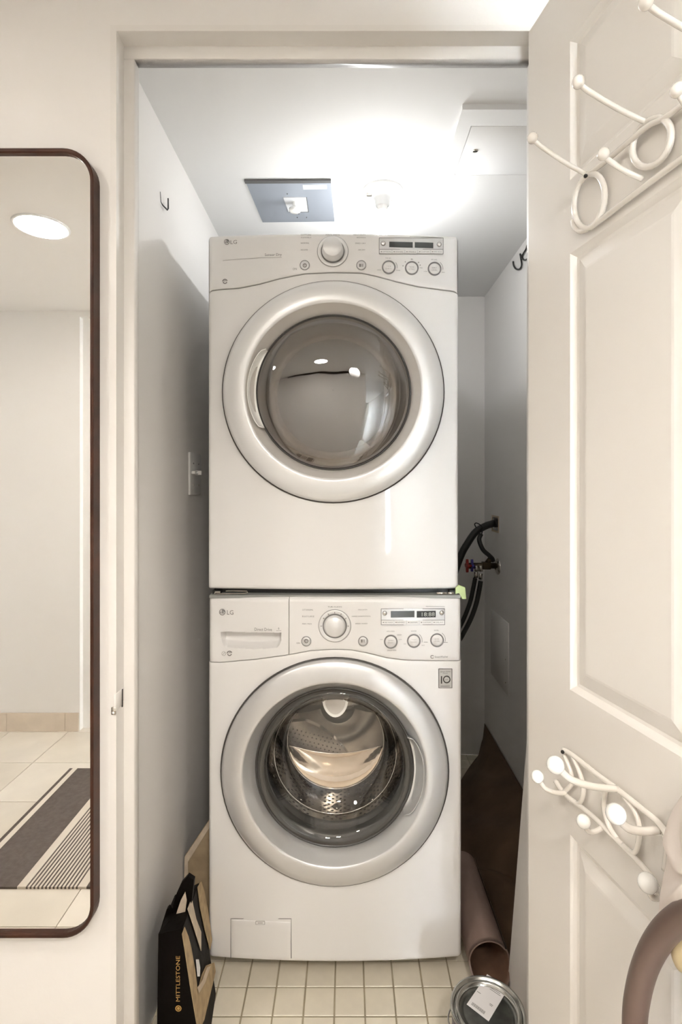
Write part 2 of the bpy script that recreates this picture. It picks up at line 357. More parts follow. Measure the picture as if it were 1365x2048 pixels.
# ------------------------------------------------------------------ laundry machines
BOW = 0.016
class Mach:
    def __init__(s, xc, hw, ys, zb, zt, seam):
        s.xc, s.hw, s.ys, s.zb, s.zt = xc, hw, ys, zb, zt
        s.seam_px = seam
    def yf(s, x):
        t = min(1, abs(x-s.xc)/s.hw); return s.ys-BOW*(1-t*t)
    def xz(s, px, py):
        x = s.xc
        for _ in range(6): x = (px-PX)*s.yf(x)/F
        return x, EYE+(PY-py)*s.yf(x)/F
    def X(s, px): return s.xz(px, PY)[0]
    def seam(s, x):
        pts = [s.xz(*p) for p in s.seam_px]
        if x <= pts[0][0]: return pts[0][1]
        for a, b in zip(pts, pts[1:]):
            if x <= b[0]:
                t = (x-a[0])/(b[0]-a[0]); return a[1]+(b[1]-a[1])*t
        return pts[-1][1]
def grid_panel(m, xa, xb, zlo, zhi, step, r=(0, 0, 0, 0), hole=None, off=0.0, dent=None, thick=0.012, mi=0, rmax=0.008):
    """front skin following the machine's bowed face. r = edge roundings (left, right, bottom, top)"""
    def samples(a, b, ra, rb):
        n = max(2, int((b-a)/step)); q = [a+(b-a)*i/n for i in range(n+1)]
        for rr, e, sg in ((ra, a, 1), (rb, b, -1)):
            if rr: q += [e+sg*rr*(1-math.cos(PI/2*k/5)) for k in range(1, 5)]
        q = sorted(q); out = [q[0]]
        for v in q[1:]:
            if v-out[-1] > 2e-4: out.append(v)
        return out
    xs = samples(xa, xb, r[0], r[1]); us = samples(0, 1, 0, 0)
    zr = max(1e-6, zhi(xa)-zlo(xa))
    nz = max(3, int(zr/step)); us = [i/nz for i in range(nz+1)]
    for rr, e, sg in ((r[2], 0, 1), (r[3], 1, -1)):
        if rr: us += [e+sg*rr/zr*(1-math.cos(PI/2*k/5)) for k in range(1, 5)]
    us = sorted(set(round(u, 6) for u in us))
    def inset(d, rr):
        if not rr or d >= rr: return 0
        return rr-math.sqrt(max(0, rr*rr-(rr-d)**2))
    V = []; nx = len(xs)
    for u in us:
        for x in xs:
            z0, z1 = zlo(x), zhi(x); z = z0+(z1-z0)*u
            y = m.yf(x)-off+inset(x-xa, r[0])+inset(xb-x, r[1])+inset(z-z0, r[2])+inset(z1-z, r[3])
            if dent: y += dent(x, z)
            V.append((x, y, z))
    mb = MB(); Fc = []
    for j in range(len(us)-1):
        for i in range(nx-1):
            if hole:
                cx = (xs[i]+xs[i+1])/2; cz = (V[j*nx+i][2]+V[(j+1)*nx+i][2])/2
                if (cx-hole[0])**2+(cz-hole[1])**2 < hole[2]**2: continue
            Fc.append((j*nx+i, j*nx+i+1, (j+1)*nx+i+1, (j+1)*nx+i))
    mb.add(V, Fc, True, mi)
    # returning rim
    rim = [j*nx for j in range(len(us))]+[(len(us)-1)*nx+i for i in range(1, nx)]+[j*nx+nx-1 for j in range(len(us)-2, -1, -1)]+[i for i in range(nx-2, 0, -1)]
    n = len(rim); o = len(mb.v)
    mb.add([V[k] for k in rim]+[(V[k][0], V[k][1]+thick, V[k][2]) for k in rim], [(i, (i+1) % n, n+(i+1) % n, n+i) for i in range(n)], True, mi)
    return mb
def disc(m, px, py, prof, n=40, mi=0):
    """small lathe facing the room; prof = (radius in photo px, height proud in m)"""
    x, z = m.xz(px, py); s = F/m.yf(x)
    return MB().lathe((x, m.yf(x), z), [(r/s, -h) for r, h in prof], 'y', n, mi=mi)
def ring_px(m, px, py, r0, r1, h=0.0012, n=40):
    return disc(m, px, py, [(r0, .0002), (r0, h), (r1, h), (r1, .0002)], n)
def plate(m, x0, y0, x1, y1, h, mi=0, r=None):
    a, zt = m.xz(x0, y0); b, zb = m.xz(x1, y1)
    yy = min(m.yf(a), m.yf(b)); ymx = max(m.yf(a), m.yf(b))
    mb = MB()
    # follows the bow in four slices
    n = 6
    V = []
    for k in range(n+1):
        x = a+(b-a)*k/n; y = m.yf(x)
        V += [(x, y-h, zb), (x, y-h, zt), (x, y+.0005, zb), (x, y+.0005, zt)]
    Fc = []
    for k in range(n):
        o = 4*k; Fc += [(o, o+4, o+5, o+1), (o+2, o+3, o+7, o+6), (o, o+2, o+6, o+4), (o+1, o+5, o+7, o+3)]
    Fc += [(0, 1, 3, 2), (4*n, 4*n+2, 4*n+3, 4*n+1)]
    return mb.add(V, Fc, False, mi)
def txt(m, s, px, py, hpx, align='CENTER', off=.0009, wpx=None):
    x, z = m.xz(px, py); k = F/m.yf(x)
    mb = text_mb(s, hpx/k, x, z, m.yf, align, off)
    if wpx:
        xs = [v[0] for v in mb.v]; c0 = {'CENTER': (min(xs)+max(xs))/2, 'LEFT': min(xs), 'RIGHT': max(xs)}[align]
        f = (wpx/k)/(max(xs)-min(xs)); mb.v = [((v[0]-c0)*f+x, v[1], v[2]) for v in mb.v]
        mb.v = [(v[0], m.yf(v[0])-off, v[2]) for v in mb.v]
    return mb
def line(m, pts, wpx, off=.0009):
    mb = MB(); L = [m.xz(*p) for p in pts]; k = F/m.yf(L[0][0]); hw = wpx/k/2
    V = []
    for i, (x, z) in enumerate(L):
        a, b = L[max(0, i-1)], L[min(len(L)-1, i+1)]; dx, dz = b[0]-a[0], b[1]-a[1]; l = math.hypot(dx, dz) or 1
        nx, nz = -dz/l*hw, dx/l*hw
        V += [(x+nx, m.yf(x)-off, z+nz), (x-nx, m.yf(x)-off, z-nz)]
    return mb.add(V, [(2*i, 2*i+1, 2*i+3, 2*i+2) for i in range(len(L)-1)])
def arc(m, px, py, r, a0, a1, wpx, off=.0009, n=14):
    return line(m, [(px+r*math.cos(math.radians(a0+(a1-a0)*i/n)), py-r*math.sin(math.radians(a0+(a1-a0)*i/n))) for i in range(n+1)], wpx, off)

# ---------- dryer (top)
dr = Mach(-.0398, .3443, 1.454, 1.0655, 2.034,
          [(416, 586), (424, 581), (440, 579), (480, 576), (520, 568), (560, 557), (610, 547.5), (667, 545), (724, 546), (756, 553), (796, 564), (835, 573), (875, 578.5), (905, 582), (918, 587)])
def build_body(m, name, label, cat, hole, dent=None, split=None, top_gap=0):
    root = thing(name, label, cat, (m.xc, m.ys+.35, m.zb if name == 'clothes_dryer' else 0))
    xa, xb = m.xc-m.hw, m.xc+m.hw
    body = grid_panel(m, xa, xb, lambda x: m.zb, lambda x: m.seam(x)-.0012, .012, (.012, .012, .010, .0022), hole, thick=.03)
    # side, top and back sheet metal
    y0, y1 = m.ys+.010, m.ys+.70
    body.add([(xa, y0, m.zb+.004), (xa, y1, m.zb+.004), (xa, y1, m.zt-.006), (xa, y0, m.zt-.006), (xb, y0, m.zb+.004), (xb, y1, m.zb+.004), (xb, y1, m.zt-.006), (xb, y0, m.zt-.006)],
             [(0, 1, 2, 3), (4, 7, 6, 5), (3, 2, 6, 7), (0, 4, 5, 1), (1, 5, 6, 2)], False)
    sub(obj('cabinet', body, 'appliance_white', root), 40)
    return root
R_HOLE = .255
cxD, czD = dr.xz(667, 784)
dryer = build_body(dr, 'clothes_dryer', 'white front-loading clothes dryer with a round glass door, stacked on top', 'dryer', (cxD, czD, R_HOLE))
cp = grid_panel(dr, dr.xc-dr.hw+.001, dr.xc+dr.hw-.0015, lambda x: dr.seam(x)+.0008, lambda x: dr.zt, .012, (.013, .013, .0022, .010), off=.0015, thick=.03)
cpo = sub(obj('control_panel', cp, 'panel_white', dryer), 40)
dr_yf = dr.yf
def off_mach(m, d):
    n = Mach(m.xc, m.hw, m.ys-d, m.zb, m.zt, m.seam_px); return n
dp = off_mach(dr, .0016)
def door_lathe(name, m, c, prof, matn, parent, n=96, **k):
    y0 = m.yf(c[0])
    return obj(name, MB().lathe((c[0], 0, c[1]), [(r, y0+h) for r, h in prof], 'y', n, **k), matn, parent, fix=False)
# dryer door: dark ring painting the shadow gap, outer ring, dished inner ring, seal, glass, drum
c = (cxD, czD)
door = door_lathe('door', dr, c, [(.240, .012), (.2975, .004), (.2985, -.006), (.2965, -.013), (.290, -.0185), (.276, -.0225), (.258, -.0245), (.243, -.0245), (.2375, -.0235), (.2355, -.021)], 'pearl_ring', dryer)
door_lathe('door_gap_shade', dr, c, [(.240, .012), (.3015, .004), (.3025, .0005), (.3015, -.0025), (.296, -.003)], 'dark_line', dryer)
door_lathe('inner_ring', dr, c, [(.2355, -.021), (.232, -.016), (.222, -.002), (.2125, .008), (.2115, .012)], 'pearl_inner', door)
door_lathe('glass_seal', dr, c, [(.2125, .007), (.2110, .004), (.2085, .004), (.2075, .007), (.2075, .012)], 'dark_line', door)
gl = [(.2080, .007), (.2060, .0005), (.2000, -.004), (.180, -.0105), (.150, -.0165), (.110, -.0215), (.06, -.0245), (.001, -.0255)]
door_lathe('door_glass', dr, c, gl, 'glass_dryer', door)
door_lathe('inner_bowl', dr, c, [(.2075, .012), (.196, .016), (.190, .030), (.183, .050), (.181, .075), (.172, .078), (.166, .066), (.160, .060)], 'drum_enamel', door)
door_lathe('drum', dr, c, [(.25, .09), (.235, .10), (.30, .13), (.31, .20), (.31, .46), (.26, .50), (.001, .51)], 'drum_enamel', dryer)
cxx, czz = c
for a in (70, 190, 310):
    ca, sa = math.cos(math.radians(a)), math.sin(math.radians(a)); rr = []
    for t, h in ((-.05, .31), (-.02, .265), (.02, .265), (.05, .31)):
        rr.append((cxx+ca*h-sa*t, czz+sa*h+ca*t))
    yv = dr.yf(cxx)
    obj('drum_vane', MB().prism([(p[0], yv+.16, p[1]) for p in rr], (0, .28, 0)), 'drum_enamel', dryer)
def grip(m, c, r0, r1, a0, a1, matn, parent, yo):
    """lens-shaped pull recess beside the glass"""
    mb = MB(); n = 24; V = []; y0 = m.yf(c[0])
    for i in range(n+1):
        t = i/n; a = math.radians(a0+(a1-a0)*t); e = math.sin(PI*t)**.35
        for k in range(6):
            u = k/5; r = r0+(r1-r0)*u*e
            yy = yo[0]+(yo[1]-yo[0])*u + (.010*math.sin(PI*u)*e)
            V.append((c[0]+r*math.cos(a), y0+yy, c[1]+r*math.sin(a)))
    for i in range(n):
        for k in range(5): mb.f.append((i*6+k, i*6+k+1, (i+1)*6+k+1, (i+1)*6+k)); mb.sm.append(True); mb.mi.append(0)
    mb.v = V
    rim = MB().tube([(c[0]+(r0+(r1-r0)*math.sin(PI*i/n)**.35+.0008)*math.cos(math.radians(a0+(a1-a0)*i/n)), y0+yo[1]-.001,
                      c[1]+(r0+(r1-r0)*math.sin(PI*i/n)**.35+.0008)*math.sin(math.radians(a0+(a1-a0)*i/n))) for i in range(n+1)], .0014, 6)
    return obj('door_grip', merge(mb, rim), matn, parent, fix=False)
grip(dr, c, .2105, .2295, 148, 208, 'porcelain', door, (.003, -.0165))
# controls on the dryer
def knob(m, px, py, R, r, ringm, parent, base='panel_white', h=.026):
    k = obj('cycle_knob', disc(m, px, py, [(R, 0), (R, .002), (R-1.2, .003), (R-3.5, .0032), (r+1.5, .0012), (r, .001), (r-.3, .006), (r-3.2, h), (r-4, h+.0012), (.1, h+.0016)], 56), 'pearl_ring', parent)
    obj('knob_collar', disc(m, px, py, [(r+1.6, .0014), (r+1.4, .005), (r-.6, .006), (r-3.4, h-.001)], 56), ringm, k)
    obj('knob_outline', ring_px(m, px, py, R-.2, R+.7, .0012, 56), 'mid_grey', k)
    return k
def button(m, px, py, parent, glyph):
    b = obj('push_button', disc(m, px, py, [(10, 0), (10, .002), (8.8, .0032), (8.2, .0022), (7.6, .0035), (6, .0042), (.1, .0044)], 36), 'silver_ring', parent)
    obj('button_outline', ring_px(m, px, py, 8.6, 9.7, .0034, 36), 'mid_grey', b)
    mm = off_mach(m, .0044)
    if glyph == 'power': g = merge(ring_px(mm, px, py, 2.6, 4.1, .0006, 24), line(mm, [(px, py-2), (px, py+1.6)], 1.2))
    else: g = merge(line(mm, [(px-2.4, py-3), (px-2.4, py+3)], 3.0), line(mm, [(px+1.2, py-3), (px+1.2, py+3)], 1.0), line(mm, [(px+3.2, py-3), (px+3.2, py+3)], 1.0))
    obj('button_symbol', g, 'print_grey', b)
def dial_button(m, px, py, parent, words):
    b = obj('option_button', disc(m, px, py, [(13.6, 0), (13.4, .0018), (11.6, .0024), (11.2, .001), (10.8, .0022), (.1, .0026)], 36), 'panel_white', parent)
    obj('button_ring', ring_px(m, px, py, 11.2, 13.6, .0028, 40), 'mid_grey', b)
    mm = off_mach(m, .0026)
    obj('button_lettering', merge(txt(mm, words[0], px, py-2.2, 2.6, wpx=10), txt(mm, words[1], px, py+2.4, 2.6, wpx=12)), 'print_light', b)
def display(m, x0, y0, x1, y1, yw, wins, parent, digits=None, labels=None, sbut=()):
    d = obj('display_panel', plate(m, x0, y0, x1, y1, .0018), 'silver_ring', parent)
    m2 = off_mach(m, .0018)
    fr = merge(line(m2, [(x0, y0), (x1, y0)], 1.2), line(m2, [(x0, y1), (x1, y1)], .9), line(m2, [(x0, y0), (x0, y1)], 1), line(m2, [(x1, y0), (x1, y1)], 1), line(m2, [(x0, yw), (x1, yw)], .9))
    obj('panel_outline', fr, 'print_grey', d)
    for a in wins: obj('display_window', plate(m2, *a, .0008), 'lcd', d)
    n = len(labels); wd = (x1-x0)/n
    keys = MB(); let = MB()
    for i, s in enumerate(labels):
        obj('selector_key', plate(m2, x0+i*wd+1, yw+1, x0+(i+1)*wd-1, y1-1, .0012), 'panel_white', d)
        m3 = off_mach(m, .0032); yc = (yw+y1)/2
        let = merge(let, txt(m3, s, x0+(i+.58)*wd, yc, 2.4, wpx=wd*.62), line(m3, [(x0+i*wd+3.2, yc), (x0+i*wd+5.4, yc)], 1.8))
    obj('key_lettering', let, 'print_grey', d)
    for bx, by in sbut:
        obj('small_button', disc(m2, bx, by, [(4.2, 0), (4, .002), (3.2, .0032), (.1, .0034)], 20), 'chrome', d)
        obj('small_button_outline', ring_px(m2, bx, by, 4.0, 4.8, .001, 20), 'print_grey', d)
    if digits:
        m4 = off_mach(m2, .0008)
        obj('display_digits', txt(m4, digits[0], digits[1], digits[2], digits[3], wpx=digits[4]), 'lcd_digit', d)
    return d
def emblem(m, px, py, r, parent):
    e = obj('emblem', disc(m, px, py, [(r, .0003), (r, .0012), (.1, .0014)], 28), 'mid_grey', parent)
    mm = off_mach(m, .0014)
    g = merge(line(mm, [(px-.2*r, py-.55*r), (px-.2*r, py+.5*r), (px+.35*r, py+.5*r)], r*.17), arc(mm, px, py, r*.72, 100, 360, r*.15), line(mm, [(px+.72*r, py), (px+.25*r, py)], r*.16), ring_px(mm, px-.48*r, py-.25*r, .01, r*.12, .0006, 10))
    obj('emblem_mark', g, 'panel_white', e)
def globe(m, px, py, r, parent):
    obj('swirl_mark', merge(arc(m, px, py, r, 20, 175, 1.9), arc(m, px, py, r*.8, 190, 350, 1.7), arc(m, px+.3, py, r*.45, 20, 175, 1.0)), 'print_grey', parent)
knob(dp, 666, 503, 30.5, 22, 'mid_grey', cpo, h=.030)
button(dp, 610, 531, cpo, 'power'); button(dp, 723, 531, cpo, 'play')
for px, py, wd in ((778, 535, ('TIME', 'DRY')), (824, 536.5, ('TEMP', 'CTRL')), (869.5, 538, ('DRY', 'LEVEL'))): dial_button(dp, px, py, cpo, wd)
display(dp, 759, 476, 887, 508.5, 499, [(779, 483.5, 826, 495.5), (830, 484.5, 867, 496.5)], cpo, labels=['OPTION', 'SIGNAL', 'WRINKLE', 'CUSTOM', 'EASY IRON'], sbut=[(767, 487), (879, 489)])
emblem(dp, 454, 484, 5.5, cpo)
obj('logo_lettering', txt(dp, 'LG', 461.5, 484.5, 7.5, 'LEFT', wpx=13), 'print_grey', cpo)
obj('sensor_lettering', txt(dp, 'Sensor Dry', 547, 509.5, 5.2, wpx=34), 'print_grey', cpo)
obj('panel_line', line(dp, [(446, 521.5), (480, 518.5), (520, 516), (564, 515)], .9), 'print_light', cpo)
globe(dp, 450.5, 563.5, 4.6, cpo)
t = MB()
for s, px, py, h, wpx, al in (('COTTON/', 602, 470, 3, 21, 'LEFT'), ('TOWELS', 602, 475.5, 2.2, 21, 'LEFT'), ('NORMAL', 602, 486.5, 2.6, 17, 'LEFT'), ('DELICATES', 602, 500, 2.4, 14, 'LEFT'),
                           ('HEAVY DUTY', 732, 470, 2.6, 25, 'RIGHT'), ('BEDDING', 732, 475.5, 2, 18, 'RIGHT'), ('SPEED DRY', 732, 487, 2.4, 21, 'RIGHT'), ('AIR DRY', 731, 500, 2.4, 14, 'RIGHT'),
                           ('PERM. PRESS', 666, 470, 2.4, 28, 'CENTER'), ('TIME DRY', 777, 516.5, 2.2, 12, 'CENTER'), ('TEMP', 824, 519, 2, 6, 'CENTER'), ('DRY LEVEL', 869, 519.5, 2.2, 12, 'CENTER'),
                           ('LESS', 759, 540, 1.8, 8, 'CENTER'), ('MORE', 797, 541, 1.8, 8, 'CENTER'), ('LOW', 852, 543, 1.8, 7, 'CENTER'), ('HIGH', 887, 545, 2, 6, 'CENTER'), ('MED', 843, 536, 2, 6, 'CENTER'), ('ON', 590, 538, 4, 8, 'CENTER')):
    obj('cycle_label', txt(dp, s, px, py, h, al, wpx=wpx), 'print_grey', cpo)
for a in (20, 40, 90, 135, 165): t = merge(t, disc(dp, 824+18*math.cos(math.radians(a)), 536.5-18*math.sin(math.radians(a)), [(.9, .0002), (.9, .001), (.05, .001)], 8))
t = merge(t, arc(dp, 778, 535, 17, -5, 35, .8), arc(dp, 869.5, 538, 17, -5, 50, .8), line(dp, [(820, 473), (884, 475.5)], .6))
obj('scale_marks', t, 'print_grey', cpo)['kind'] = 'stuff'

# ---------- washer (bottom)
ws = Mach(-.0347, .3455, 1.444, .062, 1.047,
          [(417, 1324), (440, 1325), (459, 1323.5), (519, 1318), (578, 1309.5), (621, 1301.5), (669, 1298.5), (700, 1299.5), (736, 1306), (776, 1316), (815, 1320.5), (870, 1321.5), (924, 1321.5)])
cW = ws.xz(670, 1543)
washer = build_body(ws, 'washing_machine', 'white front-loading washing machine with a silver ringed door, standing on the floor', 'washing machine', (cW[0], cW[1], R_HOLE))
wp = off_mach(ws, .0016)
xs0 = ws.X(578.5)
# the two fascia pieces
fas = grid_panel(ws, xs0+.0007, ws.xc+ws.hw-.002, lambda x: ws.seam(x)+.0008, lambda x: ws.zt, .012, (.0016, .012, .0022, .014), off=.0015, thick=.03)
fas = sub(obj('control_panel', fas, 'panel_white', washer), 40)
pa = ws.xz(443, 1264); pb = ws.xz(563, 1298)
def dent(x, z):
    u = (x-pa[0])/(pb[0]-pa[0]); 
    if u < 0 or u > 1: return 0
    e = min(1, min(u, 1-u)/.10); lo = pb[1]+(1-math.sqrt(max(0, 1-(1-e)**2)))*.030+.006*(abs(u-.5)*2)**2
    if z > pa[1] or z < lo: return 0
    v = (z-lo)/(pa[1]-lo)
    return .026*min(1, v/.30)**.6*min(1, e*2.2+.1)
dw = grid_panel(ws, ws.xc-ws.hw+.002, xs0-.0007, lambda x: ws.seam(x)+.0008, lambda x: ws.zt, .0022, (.012, .0016, .0022, .014), off=.0015, dent=dent, thick=.03)
dw = sub(obj('detergent_drawer', dw, 'panel_white', washer), 50)
dw['label'] = 'detergent drawer front with a scooped handle'
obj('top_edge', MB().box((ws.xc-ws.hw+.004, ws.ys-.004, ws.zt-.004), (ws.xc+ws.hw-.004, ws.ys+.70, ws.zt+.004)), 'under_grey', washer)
c = cW
wd_ = door_lathe('door', ws, c, [(.250, .012), (.3035, .004), (.3045, -.004), (.3025, -.0095), (.295, -.0145), (.280, -.0185), (.262, -.0205), (.252, -.0208), (.2465, -.0200), (.2445, -.0175)], 'silver_ring', washer)
door_lathe('door_gap_shade', ws, c, [(.245, .012), (.3075, .004), (.3090, .0005), (.3075, -.004), (.301, -.004)], 'dark_line', washer)  # dark ring painting the shade in the gap behind the door ring
door_lathe('inner_ring', ws, c, [(.2445, -.0175), (.2405, -.012), (.230, .006), (.2185, .022), (.2175, .026)], 'silver_inner', wd_)
door_lathe('glass_seal', ws, c, [(.2185, .021), (.2165, .018), (.2140, .018), (.2130, .026)], 'dark_line', wd_)
gw = door_lathe('door_glass', ws, c, [(.2145, .024), (.2120, .014), (.204, .008), (.192, .012), (.181, .026), (.172, .052), (.160, .078), (.148, .092), (.132, .099), (.118, .1015), (.06, .103), (.001, .1035)], 'glass_washer', wd_)
y_b = ws.yf(c[0])
for v_ in gw.data.vertices:
    hh = v_.co.y+WL[gw.name].y-y_b-.026
    if hh > 0: v_.co.z += .036*min(1, hh/.07)
zb_ = c[1]+.036
obj('bowl_edge_glint', MB().tube([(c[0]+.139*math.cos(2*PI*k/64), y_b+.0985, zb_+.139*math.sin(2*PI*k/64)) for k in range(64)], .0016, 6, closed=True), 'chrome', wd_)  # chrome rings put the glass bowl's edge highlight into the shape
obj('bowl_edge_glint', MB().tube([(c[0]+.171*math.cos(2*PI*k/64), y_b+.054, zb_-.012+.171*math.sin(2*PI*k/64)) for k in range(64)], .0011, 6, closed=True), 'chrome', wd_)
# slanted lower glass face, beige metal standing for its reflection, with its bright ledge
ch = [(c[0]-.137+.274*k/16, zb_-.022-.024*math.sin(PI*k/16)) for k in range(17)]
lo = [(c[0]+.137*math.cos(a), zb_+.137*math.sin(a)) for a in [math.radians(188+164*k/16) for k in range(17)]]
V = []
for (xa, za), (xb, zb2) in zip(ch, lo):
    for q_ in range(5):
        t_ = q_/4; V.append((xa+(xb-xa)*t_, y_b+.120-.022*t_+.006*math.sin(PI*t_*2), za+(zb2-za)*t_))
obj('bowl_lower_face', MB().add(V, [(i*5+k, i*5+k+1, (i+1)*5+k+1, (i+1)*5+k) for i in range(16) for k in range(4)], True), 'bowl_face', wd_, fix=False)
obj('bowl_ledge', MB().tube([(x, y_b+.116, z) for x, z in ch], .0016, 6), 'chrome', wd_)
pp = [P(x, y, y_b+.27) for x, y in ((566, 1452), (585, 1444), (610, 1442), (640, 1455), (668, 1476), (690, 1500), (704, 1520), (665, 1522), (620, 1514), (590, 1500), (572, 1478))]
obj('perforated_lifter', MB().prism(pp, (0, .03, -.004)), 'steel_plain', washer)
hh = MB()
for i in range(13):
    for j in range(6):
        px, py = 578+i*8.5+(j % 2)*4, 1456+j*8.5+i*2.2
        if py > 1512 or px > 690 or py < 1450+max(0, (px-620)*.62): continue
        p = P(px, py, y_b+.2695); hh.add([(p.x+.0022*math.cos(PI*k/3), p.y, p.z+.0022*math.sin(PI*k/3)) for k in range(6)], [list(range(6))])
obj('lifter_holes', hh, 'hole_dark', washer, fix=False)['kind'] = 'stuff'
door_lathe('glass_rim', ws, c, [(.2135, .030), (.205, .032), (.196, .036), (.190, .046), (.193, .060)], 'rubber', wd_)
door_lathe('bellows', ws, c, [(.240, .034), (.225, .045), (.212, .052), (.206, .066), (.212, .080), (.226, .088), (.222, .100), (.208, .106), (.204, .114)], 'rubber', washer)
drum = door_lathe('drum', ws, c, [(.206, .118), (.207, .112), (.213, .110), (.238, .122), (.242, .135), (.242, .43), (.225, .455), (.15, .462), (.145, .448), (.07, .440), (.001, .436)], 'steel', washer)
# punched holes and embossed rosettes in the drum, lifters
hb = MB(); yc = ws.yf(c[0])
for k in range(-26, 27):
    a = math.radians(270+k*3.0)
    if k % 9 in (4,): continue
    for j in range(13):
        y = yc+.150+j*.021+(.0105 if k % 2 else 0)
        if abs(((k+27) % 9)-4) <= 1 and (j % 4) in (1, 2): continue
        r = .2415; hh = .0036
        ca, sa = math.cos(a), math.sin(a); q8 = []
        for m8 in range(6):
            t = 2*PI*m8/6; u, v = hh*1.25*math.cos(t), hh*math.sin(t)
            q8.append((c[0]+ca*r-sa*u, y+v, c[1]+sa*r+ca*u))
        hb.add(q8, [list(range(6))])
o = obj('drum_holes', hb, 'hole_dark', washer, fix=False); o['kind'] = 'stuff'
for k in (-18, -9, 0, 9, 18):
    a = math.radians(270+k*3.0); ca, sa = math.cos(a), math.sin(a)
    for y in (yc+.165, yc+.245, yc+.33):
        mb = MB(); V = []
        for rr, h in ((.013, 0), (.011, .004), (.006, .0045), (.004, .001), (.0005, .001)):
            for m8 in range(14):
                t = 2*PI*m8/14; u, v = rr*math.cos(t), rr*math.sin(t); r = .2418-h
                V.append((c[0]+ca*r-sa*u, y+v, c[1]+sa*r+ca*u))
        mb.add(V, [(i*14+k2, i*14+(k2+1) % 14, (i+1)*14+(k2+1) % 14, (i+1)*14+k2) for i in range(4) for k2 in range(14)], True)
        obj('drum_boss', mb, 'steel', washer, fix=False)
def lifter(a_deg, name='lifter'):
    a = math.radians(a_deg); ca, sa = math.cos(a), math.sin(a); V = []; nn = 12
    prof = [(-.050, .243), (-.030, .228), (-.014, .190), (-.004, .176), (.006, .176), (.016, .190), (.034, .228), (.055, .243)]
    ys_ = [yc+.13+i*.30/nn for i in range(nn+1)]
    for i, y in enumerate(ys_):
        e = math.sin(PI*(.08+.84*i/nn))**.4; tw = .02*(i/nn-.5)
        for t, h in prof:
            hh = .243-(.243-h)*e; V.append((c[0]+ca*hh-sa*(t+tw), y, c[1]+sa*hh+ca*(t+tw)))
    n = len(prof)
    return obj(name, MB().add(V, [(i*n+k, i*n+k+1, (i+1)*n+k+1, (i+1)*n+k) for i in range(nn) for k in range(n-1)], True), 'steel_plain', washer, fix=False)
lifter(166); lifter(46); 
# back wall of the drum: perforated crescent and the spider hub lines
bp = MB(); V = []; nA = 30
for i in range(nA+1):
    a = math.radians(188+i*(164/nA)); 
    for r in (.060, .10, .150, .20, .232): V.append((c[0]+r*math.cos(a), yc+.425-(.012 if r in (.10, .15) else 0), c[1]+r*math.sin(a)))
bp.add(V, [(i*5+k, i*5+k+1, (i+1)*5+k+1, (i+1)*5+k) for i in range(nA) for k in range(4)], True)
obj('drum_back_plate', bp, 'steel_plain', washer, fix=False)
# moulded lug atop the glass bowl, its beige reflection put into the colour
lug = []
lx, lz = (671-PX)/705, EYE+(PY-1406)/705
for i in range(28):
    t = 2*PI*i/28; rx, rz = .0365, .0435
    lug.append((lx+rx*math.cos(t)*(1-.12*math.sin(-t)), lz+rz*math.sin(t) if math.sin(t) < .7 else lz+rz*.72))
lugo = obj('bowl_lug', MB().prism([(x, yc+.082, z) for x, z in lug], (0, .010, 0)), 'porcelain', wd_)
obj('lug_face', MB().prism([(lx+(x-lx)*.80, yc+.081, lz+(z-lz)*.80) for x, z in lug], (0, -.001, 0)), 'pearl_inner', wd_)
obj('lug_flange', MB().prism([(lx-.052, yc+.074, lz+.046), (lx-.030, yc+.074, lz+.054), (lx, yc+.074, lz+.057), (lx+.030, yc+.074, lz+.054), (lx+.052, yc+.074, lz+.046), (lx+.04, yc+.074, lz+.036), (lx, yc+.074, lz+.030), (lx-.04, yc+.074, lz+.036)], (0, .010, 0)), 'pearl_ring', wd_)
grip(ws, c, .2165, .2390, -31, 26, 'silver_inner', wd_, (.018, -.008))
# washer controls
knob(wp, 670, 1251.5, 32, 22.5, 'mid_grey', fas, h=.014)
button(wp, 613, 1282, fas, 'power'); button(wp, 726.5, 1282, fas, 'play')
for px, py, wd in ((782, 1283, ('SPIN', 'SPEED')), (828, 1281.5, ('WASH', 'RINSE')), (874.5, 1280, ('SOIL', 'LEVEL'))): dial_button(wp, px, py, fas, wd)
display(wp, 763, 1217.5, 890, 1249.5, 1240, [(782, 1222, 829.5, 1234.5), (834, 1222, 872, 1234.5)], fas, digits=('18:88', 857, 1228.3, 8, 26), labels=['PRE WASH', 'RINSE+', 'SIGNAL', 'CUSTOM', 'DELAY'], sbut=[(770, 1226.5), (884, 1225.5)])
emblem(wp, 445, 1224, 6.3, dw)
obj('logo_lettering', txt(wp, 'LG', 454.5, 1224.5, 9, 'LEFT', wpx=13), 'print_grey', dw)
obj('drive_lettering', txt(wp, 'Direct Drive', 527, 1258.6, 6.2, wpx=35), 'print_grey', dw)
obj('warranty_mark', merge(txt(wp, '6', 558, 1256.5, 4.6), line(wp, [(553, 1261.3), (563, 1261.3)], .6)), 'print_grey', dw)
globe(wp, 459.5, 1307, 4.8, dw)
obj('faint_mark', merge(arc(wp, 448, 1307, 4, 0, 360, .8), line(wp, [(445, 1310), (451, 1304)], .8)), 'print_light', dw)
t = MB()
